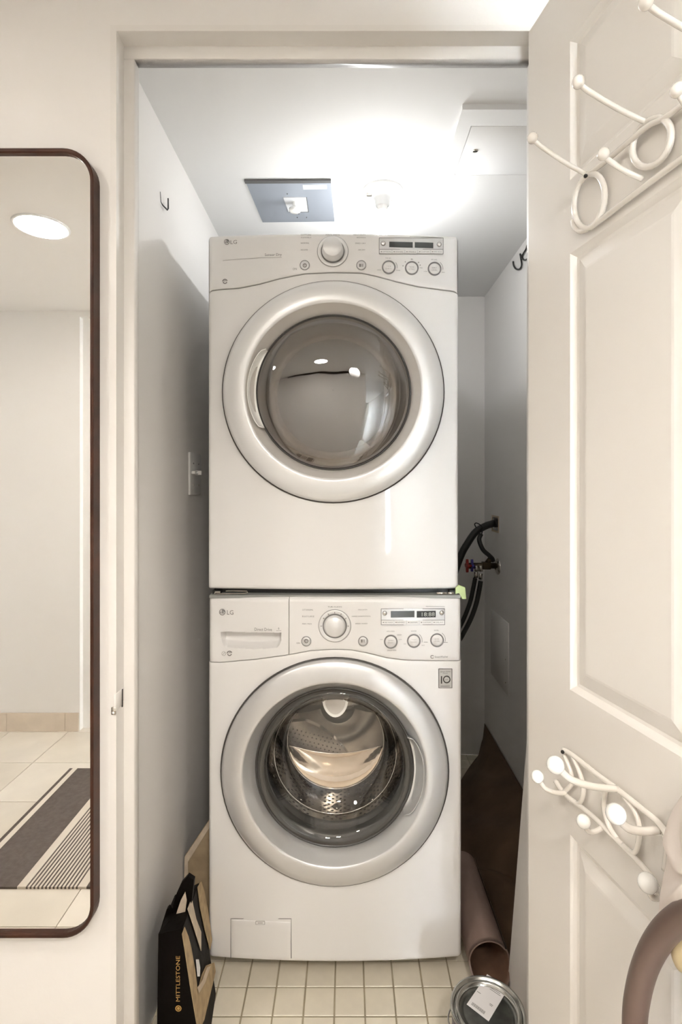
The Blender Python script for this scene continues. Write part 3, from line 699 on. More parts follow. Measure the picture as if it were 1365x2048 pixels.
for s, px, py, h, wpx, al in (('COTTON/NORMAL', 605, 1219.5, 3, 22, 'LEFT'), ('BULKY/LARGE', 605, 1232.5, 3, 24, 'LEFT'), ('PERM. PRESS', 605, 1247.5, 2.6, 19, 'LEFT'), ('TUB CLEAN', 670, 1213.5, 2.6, 28, 'CENTER'),
                           ('DELICATES', 735, 1219, 2, 18, 'RIGHT'), ('HAND WASH/WOOL', 742, 1232.3, 2, 38, 'RIGHT'), ('SPEED WASH', 735, 1247, 2.2, 24, 'RIGHT'),
                           ('SPIN SPEED', 782, 1262.5, 2, 16, 'CENTER'), ('WATER', 828, 1262, 2.3, 11, 'CENTER'), ('SOIL', 873.5, 1260.5, 2.3, 10, 'CENTER'), ('NO SPIN', 763, 1279, 1.8, 5, 'CENTER'),
                           ('HIGH', 799, 1269.5, 2, 9, 'CENTER'), ('LOW', 801, 1279, 1.8, 6, 'CENTER'), ('COLD', 810, 1287.5, 2, 5, 'CENTER'), ('HOT', 847, 1290.5, 2, 6, 'CENTER'), ('DRAIN+SPIN', 784, 1300.5, 2.4, 18, 'CENTER'), ('ON', 597, 1286, 3, 7, 'CENTER')):
    obj('cycle_label', txt(wp, s, px, py, h, al, wpx=wpx), 'print_grey', fas)
for a in (0, 35, 62, 90, 118, 145, 180): t = merge(t, line(wp, [(670+25.4*math.cos(math.radians(a)), 1251.5-25.4*math.sin(math.radians(a))), (670+28.4*math.cos(math.radians(a)), 1251.5-28.4*math.sin(math.radians(a)))], 1.3, .0042))
t = merge(t, arc(wp, 828, 1281.5, 17, -10, 50, .8), arc(wp, 874.5, 1280, 17, -10, 55, .8), line(wp, [(888, 1284.5), (896, 1284.5)], .8), line(wp, [(848, 1284), (856, 1284)], .8), line(wp, [(852, 1212.5), (890, 1213)], .7))
obj('scale_marks', t, 'print_grey', fas)['kind'] = 'stuff'
obj('steam_lettering', merge(arc(wp, 865, 1313.5, 3, 30, 330, 1.3), txt(wp, 'SteamWasher', 870, 1313.5, 3.8, 'LEFT', wpx=27)), 'print_grey', fas)
# energy sticker: 10 with a ring
st = obj('sticker', plate(ws, 878, 1337.5, 904.5, 1375.5, .0006), 'sticker_grey', washer); st['label'] = 'small grey sticker with a big number ten'
w2 = off_mach(ws, .0006)
obj('sticker_print', merge(line(w2, [(878, 1337.5), (904.5, 1337.5), (904.5, 1375.5), (878, 1375.5), (878, 1337.5)], 1.3), line(w2, [(883.6, 1352), (883.6, 1367)], 2.5), ring_px(w2, 894, 1358.7, 5.6, 7.4, .0012, 32),
    txt(w2, 'Direct Drive', 891.5, 1343, 2.6, wpx=20), txt(w2, 'Motor', 891.5, 1346.5, 1.8, wpx=10), txt(w2, 'years', 894, 1358.7, 2.2, wpx=6), line(w2, [(881.5, 1372.3), (900, 1371.8)], .8)), 'print_dark', st)
# drain filter cover
fx = [ws.xz(463, 1838)[0], ws.xz(582, 1838)[0]]; fz = [ws.xz(463, 1915)[1], ws.xz(463, 1838)[1]]
fc = grid_panel(ws, fx[0], fx[1], lambda x: fz[0], lambda x: fz[1], .012, (.004, .004, .004, .004), off=.0022, thick=.004)
fc = sub(obj('filter_cover', fc, 'appliance_white', washer), 50)
obj('cover_gap', line(off_mach(ws, -.0003), [(462, 1916), (462, 1837), (583, 1837), (583, 1916)], 1.6), 'mid_grey', fc)
w3 = off_mach(ws, .0022)
obj('cover_clip', merge(line(w3, [(512, 1842), (530, 1842)], 1.4), line(w3, [(512, 1842), (512, 1848.5)], 1), line(w3, [(530, 1842), (530, 1848.5)], 1), line(w3, [(512, 1848.5), (530, 1848.5)], .8), line(w3, [(516, 1845.5), (526, 1845.5)], 1.6)), 'print_light', fc)
for sx in (-1, 1):
    for yy in (.16, .62): obj('foot', MB().lathe((ws.xc+sx*.28, ws.ys+yy, 0), [(.001, 0), (.026, 0), (.026, .012), (.012, .016), (.012, .075)], 'z', 20), 'rubber_black', washer)
for sx in (-1, 1):
    for yy in (.08, .62): obj('foot', MB().lathe((dr.xc+sx*.27, dr.ys+yy, ws.zt+.004), [(.001, 0), (.02, 0), (.02, .008), (.01, .010), (.01, dr.zb-ws.zt)], 'z', 16), 'rubber_black', dryer)
# stacking rails in the gap
zg = ws.zt+.0045
kit = thing('stacking_kit', 'dark metal stacking rail in the gap between the two machines', 'bracket', (dr.xc, 1.80, zg))
obj('rail', MB().box((-.372, ws.ys+.012, zg), (-.350, 2.10, zg+.009)).box((.280, ws.ys+.012, zg), (.302, 2.10, zg+.009)).box((-.372, 1.478, zg), (.302, 1.49, zg+.013)), 'rubber_black', kit)
sub(obj('bracket', MB().tube([P(432, 1188, 1.437), P(445, 1187.3, 1.436), P(470, 1187, 1.434), P(490, 1186.5, 1.432), P(496, 1184.6, 1.432), P(494, 1182.2, 1.433), P(470, 1181.8, 1.434), P(452, 1182, 1.435)], .0013, 6).tube([P(430, 1187.5, 1.438), P(431, 1184.5, 1.437), P(441, 1184.5, 1.436)], .0024, 6), 'nickel', kit))
obj('bracket', MB().rbox(P(874, 1188.4, 1.437), P(894, 1184.2, 1.442), .0012, 1).rbox(P(897, 1188.4, 1.437), P(908, 1184, 1.442), .0012, 1), 'nickel', kit)
# green tag at the right end of the gap
g = [P(x, y, 1.44) for x, y in ((912, 1176), (918, 1170), (931, 1175), (933, 1198), (925, 1198), (919, 1186), (912, 1188))]
tag(obj('plastic_tag', MB().prism(g, (0, .006, 0)), 'green_tag'), 'small lime green tag sticking out between the machines at right', 'tag')

# ------------------------------------------------------------------ open door with its racks
HG = Vector((.3572, YW-.002, 0)); DU = Vector((.2045, -.9789, 0)); DN = Vector((-.9789, -.2045, 0))
def D(t, z, n): return HG+DU*t+DN*n+Vector((0, 0, z))
def DP(px, py, n=0.0):
    """point at height n off the door face on the sight line of a photo pixel"""
    r = Vector(((px-PX)/F, 1, (PY-py)/F)); o = Vector((0, 0, EYE))
    k = (n-(o-HG).dot(DN))/r.dot(DN); return o+r*k
def DTZ(px, py, n=0.0):
    p = DP(px, py, n); return (p-HG).dot(DU), p.z
DW, DT, DH0, DH1 = .838, .035, .012, EYE+.897
def slab():
    panels = []
    for z0, z1 in ((.22, .745), (.995, 1.748), (1.875, 2.115)):
        for t0, t1 in ((.133, .392), (.446, .705)): panels.append((t0, t1, z0, z1))
    ts = sorted({0, DW, *[p[0] for p in panels], *[p[1] for p in panels]}); zs = sorted({DH0, DH1, *[p[2] for p in panels], *[p[3] for p in panels]})
    mb = MB()
    for i in range(len(ts)-1):
        for j in range(len(zs)-1):
            if any(abs(p[0]-ts[i]) < 1e-6 and abs(p[2]-zs[j]) < 1e-6 for p in panels): continue
            mb.add([D(ts[i], zs[j], 0), D(ts[i+1], zs[j], 0), D(ts[i+1], zs[j+1], 0), D(ts[i], zs[j+1], 0)], [(0, 1, 2, 3)])
    for t0, t1, z0, z1 in panels:
        V = []; rings = [(0, 0), (.004, -.003), (.009, -.0075), (.014, -.0085), (.018, -.0070), (.038, -.0015), (.042, -.001)]
        for e, n in rings: V += [D(t0+e, z0+e, n), D(t1-e, z0+e, n), D(t1-e, z1-e, n), D(t0+e, z1-e, n)]
        Fc = [(4*k+i, 4*k+(i+1) % 4, 4*k+4+(i+1) % 4, 4*k+4+i) for k in range(len(rings)-1) for i in range(4)]
        k = 4*(len(rings)-1); Fc.append((k, k+1, k+2, k+3)); mb.add(V, Fc)
    a, b, c_, d = (0, DH0), (DW, DH0), (DW, DH1), (0, DH1)
    Q = [D(*a, 0), D(*b, 0), D(*c_, 0), D(*d, 0), D(*a, -DT), D(*b, -DT), D(*c_, -DT), D(*d, -DT)]
    mb.add(Q, [(4, 5, 6, 7), (0, 1, 5, 4), (1, 2, 6, 5), (2, 3, 7, 6), (3, 0, 4, 7)])
    return mb
door1 = obj('door_1', slab(), 'door_paint', origin=(HG.x, HG.y, 0))
struct(door1, 'white six panel closet door standing open at right', 'door')
for z in (.25, 1.15, 2.02): obj('hinge', MB().tube([D(-.006, z-.045, -DT+.002), D(-.006, z+.045, -DT+.002)], .005, 10), 'trim_paint', door1)
for s_ in (1, -1):
    zz = .96; nn = 0 if s_ > 0 else -DT
    c0 = D(DW-.06, zz, nn); ax = DN*s_
    pr = [(.028, 0), (.028, .005), (.012, .009), (.010, .03), (.024, .040), (.027, .052), (.020, .062), (.001, .064)]
    mb = MB(); V = []; u_ = DU; v_ = Vector((0, 0, 1))
    for r, h in pr:
        for k in range(20): a = 2*PI*k/20; V.append(c0+ax*h+u_*r*math.cos(a)+v_*r*math.sin(a))
    mb.add(V, [(i*20+k, i*20+(k+1) % 20, (i+1)*20+(k+1) % 20, (i+1)*20+k) for i in range(len(pr)-1) for k in range(20)], True)
    obj('door_knob', mb, 'nickel', door1)
def smooth_pts(pts, n=6):
    """Catmull-Rom through the points"""
    P4 = [pts[0]]+list(pts)+[pts[-1]]; out = []
    for i in range(1, len(P4)-2):
        for k in range(n):
            t = k/n; a, b, c_, d = P4[i-1], P4[i], P4[i+1], P4[i+2]
            out.append(.5*((2*b)+(c_-a)*t+(2*a-5*b+4*c_-d)*t*t+(3*b-a-3*c_+d)*t**3))
    out.append(Vector(pts[-1])); return out
def hook_tip(base_px, n0, tip_px):
    """arm rooted on the door: same t, reaching out by L and up by h so that its tip meets the pixel"""
    t, z = DTZ(*base_px, n0); best = None
    L = 0.0
    for i in range(400):
        L = -.0+i*.0006; p = D(t, z, n0+L); px = PX+p.x/p.y*F
        if px <= tip_px[0]: break
    zz = EYE+(PY-tip_px[1])*p.y/F
    return D(t, z, n0), D(t, zz, n0+L)
rk = thing('wire_hook_rack', 'white wire hook rack with oval loops, upper one on the open door', 'hook rack', D(.2, 1.74, 0))
RR = .0046
bar = obj('bottom_bar', MB().tube(smooth_pts([DP(1148, 440, .008), DP(1152, 456, .008), DP(1176, 458, .008), DP(1270, 388, .008), DP(1365, 317, .008), DP(1520, 203, .008), DP(1700, 72, .008)], 5), RR, 12), 'rack_white', rk)
obj('top_bar', MB().tube(smooth_pts([DP(1172, 352, .009), DP(1200, 332, .010), DP(1222, 314, .012), DP(1262, 280, .014), DP(1300, 250, .012), DP(1336, 232, .010), DP(1400, 180, .010), DP(1500, 100, .010)], 5), RR*.9, 12), 'rack_white', rk)
def loop_px(cx, cy, rx, ry, tilt, n=.009):
    pts = []
    for k in range(28):
        a = 2*PI*k/28; u, v = rx*math.cos(a), ry*math.sin(a); ct, s2 = math.cos(tilt), math.sin(tilt)
        pts.append(DP(cx+u*ct-v*s2, cy+u*s2+v*ct, n))
    return MB().tube(pts, RR, 12, closed=True)
obj('oval_loop', loop_px(1180, 402, 30, 55, .16), 'rack_white', rk)
obj('oval_loop', loop_px(1305, 285, 35, 52, .45), 'rack_white', rk)
obj('oval_loop', loop_px(1445, 180, 44, 58, .50), 'rack_white', rk)
for b_, t_, nm in (((1172, 348), (1066, 276), 0), ((1292, 244), (1158, 164), 0), ((1285, 358), (1208, 308), 0), ((1440, 90), (1294, 4), 0), ((1420, 262), (1356, 180), 0)):
    p0, p1 = hook_tip(b_, .010, t_)
    mid = p0.lerp(p1, .85)-Vector((0, 0, .004))
    h = obj('hook_arm', MB().tube(smooth_pts([p0, p0.lerp(p1, .4)-Vector((0, 0, .004)), mid, p1], 5), RR*.8, 10), 'rack_white', rk)
    obj('hook_tip', MB().sphere(p1, .0085, 14, 10), 'rack_white', h)
def screw_at(px, py, n, parent):
    p = DP(px, py, n); obj('screw', MB().sphere(p, .0032, 10, 8), 'hole_dark', parent)
screw_at(1172, 352, .018, rk)
lk = thing('wire_hook_rack', 'white scrolled wire rack with round ball ends, lower one on the open door', 'hook rack', D(.2, .74, 0))
obj('top_rail', MB().tube(smooth_pts([DP(x, y, .009) for x, y in ((1128, 1499), (1150, 1513), (1190, 1545), (1235, 1578), (1280, 1614), (1322, 1650), (1340, 1690), (1338, 1745), (1326, 1795))], 5), RR*.95, 12), 'rack_white', lk)
obj('bottom_rail', MB().tube(smooth_pts([DP(x, y, .009) for x, y in ((1112, 1562), (1130, 1588), (1165, 1615), (1200, 1645), (1235, 1680), (1270, 1715), (1302, 1752), (1322, 1790))], 5), RR*.95, 12), 'rack_white', lk)
for pts in (((1146, 1512), (1160, 1545), (1168, 1580), (1160, 1606), (1140, 1600)), ((1215, 1570), (1208, 1610), (1218, 1650), (1235, 1678)), ((1250, 1595), (1272, 1625), (1280, 1665), (1270, 1705), (1246, 1690)), ((1330, 1670), (1334, 1700), (1330, 1740)), ((1130, 1510), (1146, 1560), (1128, 1585))):
    obj('scroll', MB().tube(smooth_pts([DP(x, y, .009) for x, y in pts], 5), RR*.85, 10), 'rack_white', lk)
for b_, t_, r_, rod in (((1235, 1578), (1112, 1530), .0125, .0052), ((1132, 1586), (1076, 1553), .0105, .004), ((1318, 1660), (1233, 1628), .0130, .0055), ((1205, 1655), (1168, 1643), .0105, .004), ((1322, 1792), (1297, 1766), .0125, .004)):
    p0, p1 = hook_tip(b_, .010, t_)
    low = p0.lerp(p1, .75)-Vector((0, 0, .012))
    a = obj('hook_arm', MB().tube(smooth_pts([p0, p0.lerp(p1, .4)-Vector((0, 0, .010)), low, p1], 5), rod, 10), 'rack_white', lk)
    obj('ball_end', MB().sphere(p1, r_, 20, 14), 'porcelain', a)
screw_at(1126, 1504, .015, lk)
# bag hanging at the frame edge with its thick brown handle
bag = thing('hanging_bag', 'pale cloth bag with a thick curved brown handle hanging on the open door at right', 'bag', DP(1400, 2000, .03))
obj('handle', MB().tube(smooth_pts([DP(x, y, n) for x, y, n in ((1272, 2170, .055), (1270, 2048, .056), (1277, 1985, .057), (1292, 1930, .058), (1315, 1884, .059), (1345, 1849, .060), (1385, 1824, .061), (1440, 1812, .061), (1510, 1830, .060), (1570, 1880, .058), (1610, 1960, .055), (1625, 2060, .055))]+[D(DTZ(1625, 2060, .055)[0], DTZ(1272, 2170, .055)[1], .055)], 6), .0150, 20), 'handle_brown', bag)
clo = []
shape = [(1334, 1668), (1343, 1700), (1340, 1740), (1334, 1780), (1328, 1815), (1322, 1840), (1330, 1870), (1400, 1900), (1520, 1890), (1560, 1760), (1520, 1640), (1430, 1560), (1370, 1590)]
front = MB(); nR = 8; V = []; cen = DP(1430, 1740, .045)
ring = smooth_pts([DP(x, y, .020) for x, y in shape]+[DP(*shape[0], .020)], 4)[:-1]
for k in range(nR+1):
    u = k/nR
    for p in ring: V.append(cen+(p-cen)*math.cos(u*PI/2)+DN*(.030*math.sin(u*PI/2)+.006*math.sin(u*7+p.z*60)*u))
nn = len(ring)
front.add(V, [(i*nn+k, i*nn+(k+1) % nn, (i+1)*nn+(k+1) % nn, (i+1)*nn+k) for i in range(nR) for k in range(nn)]+[list(range(nn))], True)
obj('cloth_top', front, 'cloth_white', bag)
obj('shaded_cloth_bit', MB().sphere(DP(1366, 1905, .04), .0155, 16, 12, sc=(.8, .8, 1.5)), 'cloth_shade_tan', bag)  # tan ball standing for a shaded bit of the bag's cloth
tA, zA = DTZ(1272, 2170, .055)
tB = DTZ(1625, 2060, .052)[0]; body = []
for t_, n_ in ((tA-.03, .035), (tB+.03, .035), (tB+.03, .080), (tA-.03, .080)): body.append(D(t_, zA-.30, n_))
obj('bag_body', MB().prism(body, (0, 0, .315)), 'cloth_white', bag)
# ------------------------------------------------------------------ mirror
def rrect(x0, x1, z0, z1, r, n=10):
    out = []
    for cx, cz, a0 in ((x1-r, z1-r, 0), (x0+r, z1-r, 90), (x0+r, z0+r, 180), (x1-r, z0+r, 270)):
        for k in range(n+1):
            a = math.radians(a0+90*k/n); out.append((cx+r*math.cos(a), cz+r*math.sin(a)))
    return out
MX0, MX1, MZ0, MZ1 = -1.09, -.4905, EYE-.870, EYE+.6535
MYF = 1.020
o1 = rrect(MX0, MX1, MZ0, MZ1, .060); o2 = rrect(MX0+.007, MX1-.007, MZ0+.009, MZ1-.009, .053)
mir = thing('wall_mirror', 'tall mirror with rounded corners and thin dark walnut frame on the hall wall', 'mirror', ((MX0+MX1)/2, 1.03, MZ0))
n = len(o1); V = []
for (ol, y) in ((o1, YW), (o1, MYF+.002), ([(a[0]*.75+b_[0]*.25, a[1]*.75+b_[1]*.25) for a, b_ in zip(o1, o2)], MYF), ([(a[0]*.2+b_[0]*.8, a[1]*.2+b_[1]*.8) for a, b_ in zip(o1, o2)], MYF), (o2, MYF+.003), (o2, YW-.002)):
    V += [(x, y, z) for x, z in ol]
fr = MB().add(V, [(k*n+i, k*n+(i+1) % n, (k+1)*n+(i+1) % n, (k+1)*n+i) for k in range(5) for i in range(n)], False)
obj('frame', fr, 'walnut', mir)
obj('glass', MB().prism([(x, MYF+.008, z) for x, z in o2], (0, .004, 0)), 'mirror_glass', mir)
# ------------------------------------------------------------------ hall lights, rug
def downlight(x, y, label):
    t = thing('ceiling_light', label, 'light', (x, y, ZH-.01), 'recessed hall downlights')
    obj('trim_ring', MB().lathe((x, y, ZH), [(.098, 0), (.097, -.004), (.090, -.006), (.086, -.003)], 'z', 40), 'ceiling_paint', t)
    obj('diffuser', MB().lathe((x, y, ZH), [(.0865, -.002), (.0865, -.0065), (.0005, -.0065)], 'z', 40), 'downlight_glow', t)
downlight(-1.143, .08, 'round glowing downlight seen in the mirror, left of the closet')
downlight(-.25, -.30, 'round recessed downlight in the hall ceiling before the closet')
downlight(.95, -.45, 'round recessed downlight in the hall ceiling at the corridor mouth')
downlight(3.6, .08, 'round recessed downlight in the hall ceiling nearest the window')
def strip(segs, x0, x1, y0, y1, z, mi=0):
    return MB()
ry0, ry1 = -.465, .283
rug = MB(); edges = [(-1.323, 0), (-1.308, 1), (-1.286, 0), (-1.107, 1), (-1.078, 2), (-.904, 1), (-.875, 0), (-.696, 1), (-.674, 0), (-.659, None)]
for (xa, k), (xb, _) in zip(edges, edges[1:]):
    if k == 2:
        n = 14; w_ = (xb-xa)/(2*n-1)
        for i in range(2*n-1):
            rug.box((xa+i*w_, ry0, 0), (xa+(i+1)*w_, ry1, .0075 if i % 2 else .0068), 1 if i % 2 else 0)
    else: rug.box((xa, ry0, 0), (xb, ry1, .008 if k else .0075), 1 if k else 0)
tag(obj('rug', rug, ['rug_dark', 'rug_cream']), 'dark brown and cream striped mat on the hall floor seen in the mirror', 'rug')
# ------------------------------------------------------------------ closet ceiling items
bx, by = .112, 1.712
bl = thing('ceiling_light', 'glowing round bulb in a white porcelain lampholder on the closet ceiling', 'light', (bx, by, ZC-.15))
obj('lampholder', MB().lathe((bx, by, ZC), [(.066, 0), (.066, -.005), (.062, -.011), (.050, -.016), (.032, -.020), (.024, -.024), (.0225, -.046), (.019, -.049)], 'z', 48), 'socket_white', bl)
obj('socket', MB().lathe((bx, by, ZC), [(.019, -.046), (.0165, -.050), (.0165, -.060), (.014, -.062)], 'z', 32), 'panel_white', bl)
obj('terminal', MB().rbox((bx-.052, by-.018, ZC-.020), (bx-.034, by-.004, ZC-.012), .002), 'nickel', bl)
obj('pull_chain_stub', MB().lathe((bx+.036, by+.018, ZC), [(.007, -.016), (.006, -.024), (.001, -.025)], 'z', 14), 'panel_white', bl)
obj('bulb', MB().lathe((bx, by, ZC), [(.0318, -.1000), (.0335, -.108), (.0330, -.117), (.0290, -.127), (.0215, -.134), (.011, -.1375), (.0003, -.1385)], 'z', 40), 'bulb_glow', bl)
obj('bulb_housing', MB().lathe((bx, by, ZC), [(.0150, -.058), (.0156, -.074), (.0185, -.080), (.0262, -.087), (.0308, -.094), (.0322, -.1005), (.0300, -.1015), (.001, -.1015)], 'z', 40), 'porcelain', bl)
ap = thing('ceiling_plate', 'blue grey metal plate with a white sprinkler head on the closet ceiling', 'cover plate', (-.18, 1.78, ZC))
pl = [(-.3185, 1.654), (-.0525, 1.651), (-.0475, 1.899), (-.306, 1.905)]
obj('plate', MB().prism([(x, y, ZC-.004) for x, y in pl], (0, 0, .0035)), 'plate_blue', ap)
obj('gap', MB().prism([(-.321, 1.643, ZC-.001), (-.052, 1.641, ZC-.001), (-.052, 1.654, ZC-.001), (-.321, 1.657, ZC-.001)], (0, 0, -.006)), 'plate_edge', ap)
obj('escutcheon', MB().prism([(-.2115, 1.738, ZC-.007), (-.1365, 1.737, ZC-.007), (-.1370, 1.825, ZC-.007), (-.2040, 1.828, ZC-.007)], (0, 0, .003)), 'sticker', ap)
obj('escutcheon_edge', MB().prism([(-.1370, 1.739, ZC-.007), (-.1345, 1.739, ZC-.007), (-.1345, 1.829, ZC-.007), (-.2045, 1.832, ZC-.007), (-.2045, 1.828, ZC-.007), (-.1370, 1.8255, ZC-.007)], (0, 0, .0028)), 'plate_edge', ap)
sx, sy = -.176, 1.765
obj('sprinkler', MB().lathe((sx, sy, ZC), [(.008, -.005), (.008, -.020), (.006, -.024), (.016, -.026), (.0195, -.029), (.0195, -.036), (.014, -.040), (.0005, -.041)], 'z', 28), 'porcelain', ap)
obj('sticker', MB().prism([(-.142, 1.668, ZC-.0042), (-.067, 1.667, ZC-.0042), (-.066, 1.690, ZC-.0042), (-.142, 1.694, ZC-.0042)], (0, 0, -.0004)), 'sticker', ap)
for x, y in ((-.17, 1.842), (-.178, 1.868), (-.145, 1.868), (-.196, 1.718)): obj('screw', MB().sphere((x, y, ZC-.005), .0022, 8, 6), 'plate_edge', ap)
cpn = thing('access_panel', 'white access panel with a small metal latch on the closet ceiling at right', 'access panel', (.48, 1.47, ZC))
A0, A1, B0, B1 = .286, .675, 1.322, 1.655
zz = ZC-.014
def ring_frame(o_, i_, z0, z1):
    mb = MB(); mb.box((o_[0], o_[1], z0), (o_[2], i_[1], z1)).box((o_[0], i_[3], z0), (o_[2], o_[3], z1)).box((o_[0], i_[1], z0), (i_[0], i_[3], z1)).box((i_[2], i_[1], z0), (o_[2], i_[3], z1)); return mb
obj('frame', ring_frame((A0, B0, A1, B1), (.322, 1.382, .645, 1.600), zz+.0005, ZC), 'ceiling_paint', cpn)
dd = obj('panel_door', MB().rbox((.3235, 1.3835, zz), (.6435, 1.5985, ZC-.004), .0012, 1), 'ceiling_paint', cpn)
obj('latch', MB().lathe((.357, 1.483, zz), [(.008, .001), (.0075, -.0015), (.0004, -.002)], 'z', 18), 'nickel', dd)
obj('latch_slot', MB().box((.351, 1.481, zz-.0024), (.363, 1.485, zz-.0018)), 'hole_dark', dd)
# ------------------------------------------------------------------ left closet wall items
def PW(px, py, X): return P(px, py, X*F/(px-PX))     # point on the vertical plane x = X
hk = [PW(*q_, XL+o_) for q_, o_ in (((320, 391), .001), ((320, 411), .003), ((321, 416), .012), ((334, 416), .012), ((335, 396), .003))]
a0 = P(320, 392, XL*F/(320-PX)); y_ = 1.405
kz = EYE+(PY-416)*y_/F
uh = [(XL+.001, y_-.018, kz+.033), (XL+.003, y_-.018, kz+.006), (XL+.006, y_-.015, kz), (XL+.010, y_+.010, kz), (XL+.011, y_+.014, kz+.006), (XL+.010, y_+.016, kz+.034)]
tag(obj('wall_hook', MB().tube([Vector(p) for p in uh], [.0007, .0009, .0016, .0020, .0020, .0018], 8), 'rubber_black'), 'small bent black wire hook high on the left closet wall', 'hook')
swy0, swy1, swz0, swz1 = 1.632, 1.752, EYE+.002-.028, EYE+.108
swz0, swz1 = EYE-.025, EYE+.108
sw = thing('light_switch', 'white wall switch plate on the left closet wall beside the dryer', 'light switch', (XL, (swy0+swy1)/2, swz0))
obj('plate', MB().rbox((XL-.0, swy0, swz0), (XL+.007, swy1, swz1), .002), 'panel_white', sw)
ym = (swy0+swy1)/2; zm = EYE+.046
obj('toggle', MB().rbox((XL+.006, ym-.006, zm-.008), (XL+.026, ym+.005, zm+.006), .002), 'porcelain', sw)
obj('toggle_guard', MB().rbox((XL+.006, swy0+.012, zm-.006), (XL+.018, ym-.010, zm+.004), .003), 'porcelain', sw)
for y in (ym-.028, ym+.028):
    for z in (zm-.040, zm+.028): obj('screw', MB().sphere((XL+.007, y, z), .0026, 8, 6), 'nickel' if z < zm else 'mid_grey', sw)
# ------------------------------------------------------------------ right closet wall: hook, drain box, valves, hoses, lower panel
yh = 2.105; 
sq = [PW(x, y, XR-.006) for x, y in ((1027, 523), (1028, 531), (1033, 538), (1040, 538), (1044, 530), (1042, 514), (1041, 508), (1046, 518), (1052, 520), (1057, 513), (1056, 490), (1053, 498), (1048, 506), (1043, 516))]
tag(obj('wire_hook', MB().tube(smooth_pts(sq, 5), .0032, 8).tube([PW(1057, 513, XR-.006), PW(1062, 500, XR-.006), PW(1062, 500, XR-.0005)], .0032, 8), 'rubber_black'), 'curled black wire hook near the ceiling on the right closet wall', 'hook')
db = thing('drain_box', 'square opening in the right closet wall where the drain hose enters', 'drain outlet', (XR+.02, 2.462, 1.144))
obj('frame', MB().box((XR-.003, 2.404, 1.136), (XR+.001, 2.412, 1.212)).box((XR-.003, 2.512, 1.136), (XR+.001, 2.520, 1.212)).box((XR-.003, 2.412, 1.136), (XR+.001, 2.512, 1.144)).box((XR-.003, 2.412, 1.204), (XR+.001, 2.512, 1.212)), 'kraft_light', db)
obj('pipe_end', MB().tube([(XR-.004, 2.468, 1.176), (XR+.045, 2.468, 1.176)], .019, 16), 'hole_dark', db)
def hose(name, pts, r, label, mats='rubber_black'):
    return tag(obj(name, MB().tube(smooth_pts(pts, 8), r, 14), mats), label, 'hose')
hose('drain_hose', [P(x, y, d) for x, y, d in ((880, 1230, 2.46), (905, 1160, 2.45), (922, 1112, 2.44), (935, 1088, 2.44), (952, 1064, 2.445), (972, 1052, 2.45), (984, 1048, 2.455))]+[Vector((XR-.008, 2.468, 1.176))], .0165, 'thick black drain hose running from behind the dryer into the wall opening')
hose('air_hose', [P(x, y, d) for x, y, d in ((963, 1068, 2.415), (959, 1078, 2.41), (962, 1090, 2.40), (968, 1101, 2.40), (978, 1110, 2.40), (985, 1117, 2.405), (987, 1122, 2.41))], .0100, 'short black hose curving down from the drain hose to the valves')
tag(obj('cable_tie', MB().tube(smooth_pts([P(x, y, 2.425) for x, y in ((953, 1055), (950, 1049), (953, 1046), (960, 1049), (966, 1056), (964, 1068))], 5), .0028, 6), 'rubber_black'), 'small black tie loop around the thick drain hose', 'cable tie')
yv = 2.42; s_v = F/yv; zv = EYE-(1133-PY)/s_v
vl = thing('water_valve', 'brass washer valves with red and blue handles on the right closet wall', 'valve', (XR-.08, yv, zv))
obj('escutcheon', MB().lathe((XR, yv, zv), [(.037, 0), (.036, -.004), (.026, -.010), (.016, -.012)], 'x', 36), 'nickel', vl)
obj('pipe', MB().tube([(XR-.001, yv, zv+.004), (XR-.14, yv-.005, zv+.004)], .0135, 16), 'brass_dark', vl)
obj('valve_body', MB().rbox((XR-.075, yv-.018, zv-.012), (XR-.035, yv+.016, zv+.022), .005).tube([(XR-.055, yv, zv+.01), (XR-.035, yv-.01, zv+.04)], .012, 12), 'brass_dark', vl)
def xat(px): return (px-PX)/s_v
for px, zo in ((952, -.003), (961, -.010)):
    obj('outlet_nut', MB().tube([(xat(px), yv-.012, zv+.006), (xat(px), yv-.012, zv-.020)], .010, 6).tube([(xat(px)-.001, yv-.012, zv-.020+zo), (xat(px)-.002, yv-.012, zv-.046+zo)], .0092, 6), 'nickel', vl)
def cross_handle(px, yy, R, m_, nm):
    x0 = xat(px); mb = MB(); n = 32; V = []
    for sx_ in (-.005, .005):
        for k in range(n):
            a = 2*PI*k/n; r = R*(.72+.28*math.cos(4*a)); V.append((x0+sx_, yy+r*math.cos(a), zv+.006+r*math.sin(a)))
    mb.add(V, [list(range(n)), list(range(2*n-1, n-1, -1))]+[(i, n+i, n+(i+1) % n, (i+1) % n) for i in range(n)])
    mb.tube([(x0, yy, zv+.006), (x0+.02, yy, zv+.006)], .006, 10)
    o = obj(nm, mb, m_, vl); o['label'] = ('red' if m_[0] == 'r' else 'blue')+' cross-shaped valve handle'
cross_handle(933, yv-.02, .030, 'red_plastic', 'valve_handle'); cross_handle(943.5, yv-.01, .028, 'blue_plastic', 'valve_handle')
hose('supply_hose', [P(x, y, d) for x, y, d in ((951, 1156, 2.41), (948, 1172, 2.41), (942, 1200, 2.41), (933, 1226, 2.41), (921, 1252, 2.41), (905, 1280, 2.41), (880, 1310, 2.41))], .0098, 'black water supply hose hanging from the valves, the left one')
hose('supply_hose', [P(x, y, d) for x, y, d in ((962, 1162, 2.395), (959, 1180, 2.395), (953, 1208, 2.395), (943, 1236, 2.395), (930, 1262, 2.395), (918, 1282, 2.395), (895, 1310, 2.395))], .0105, 'black water supply hose hanging from the valves, the right one')
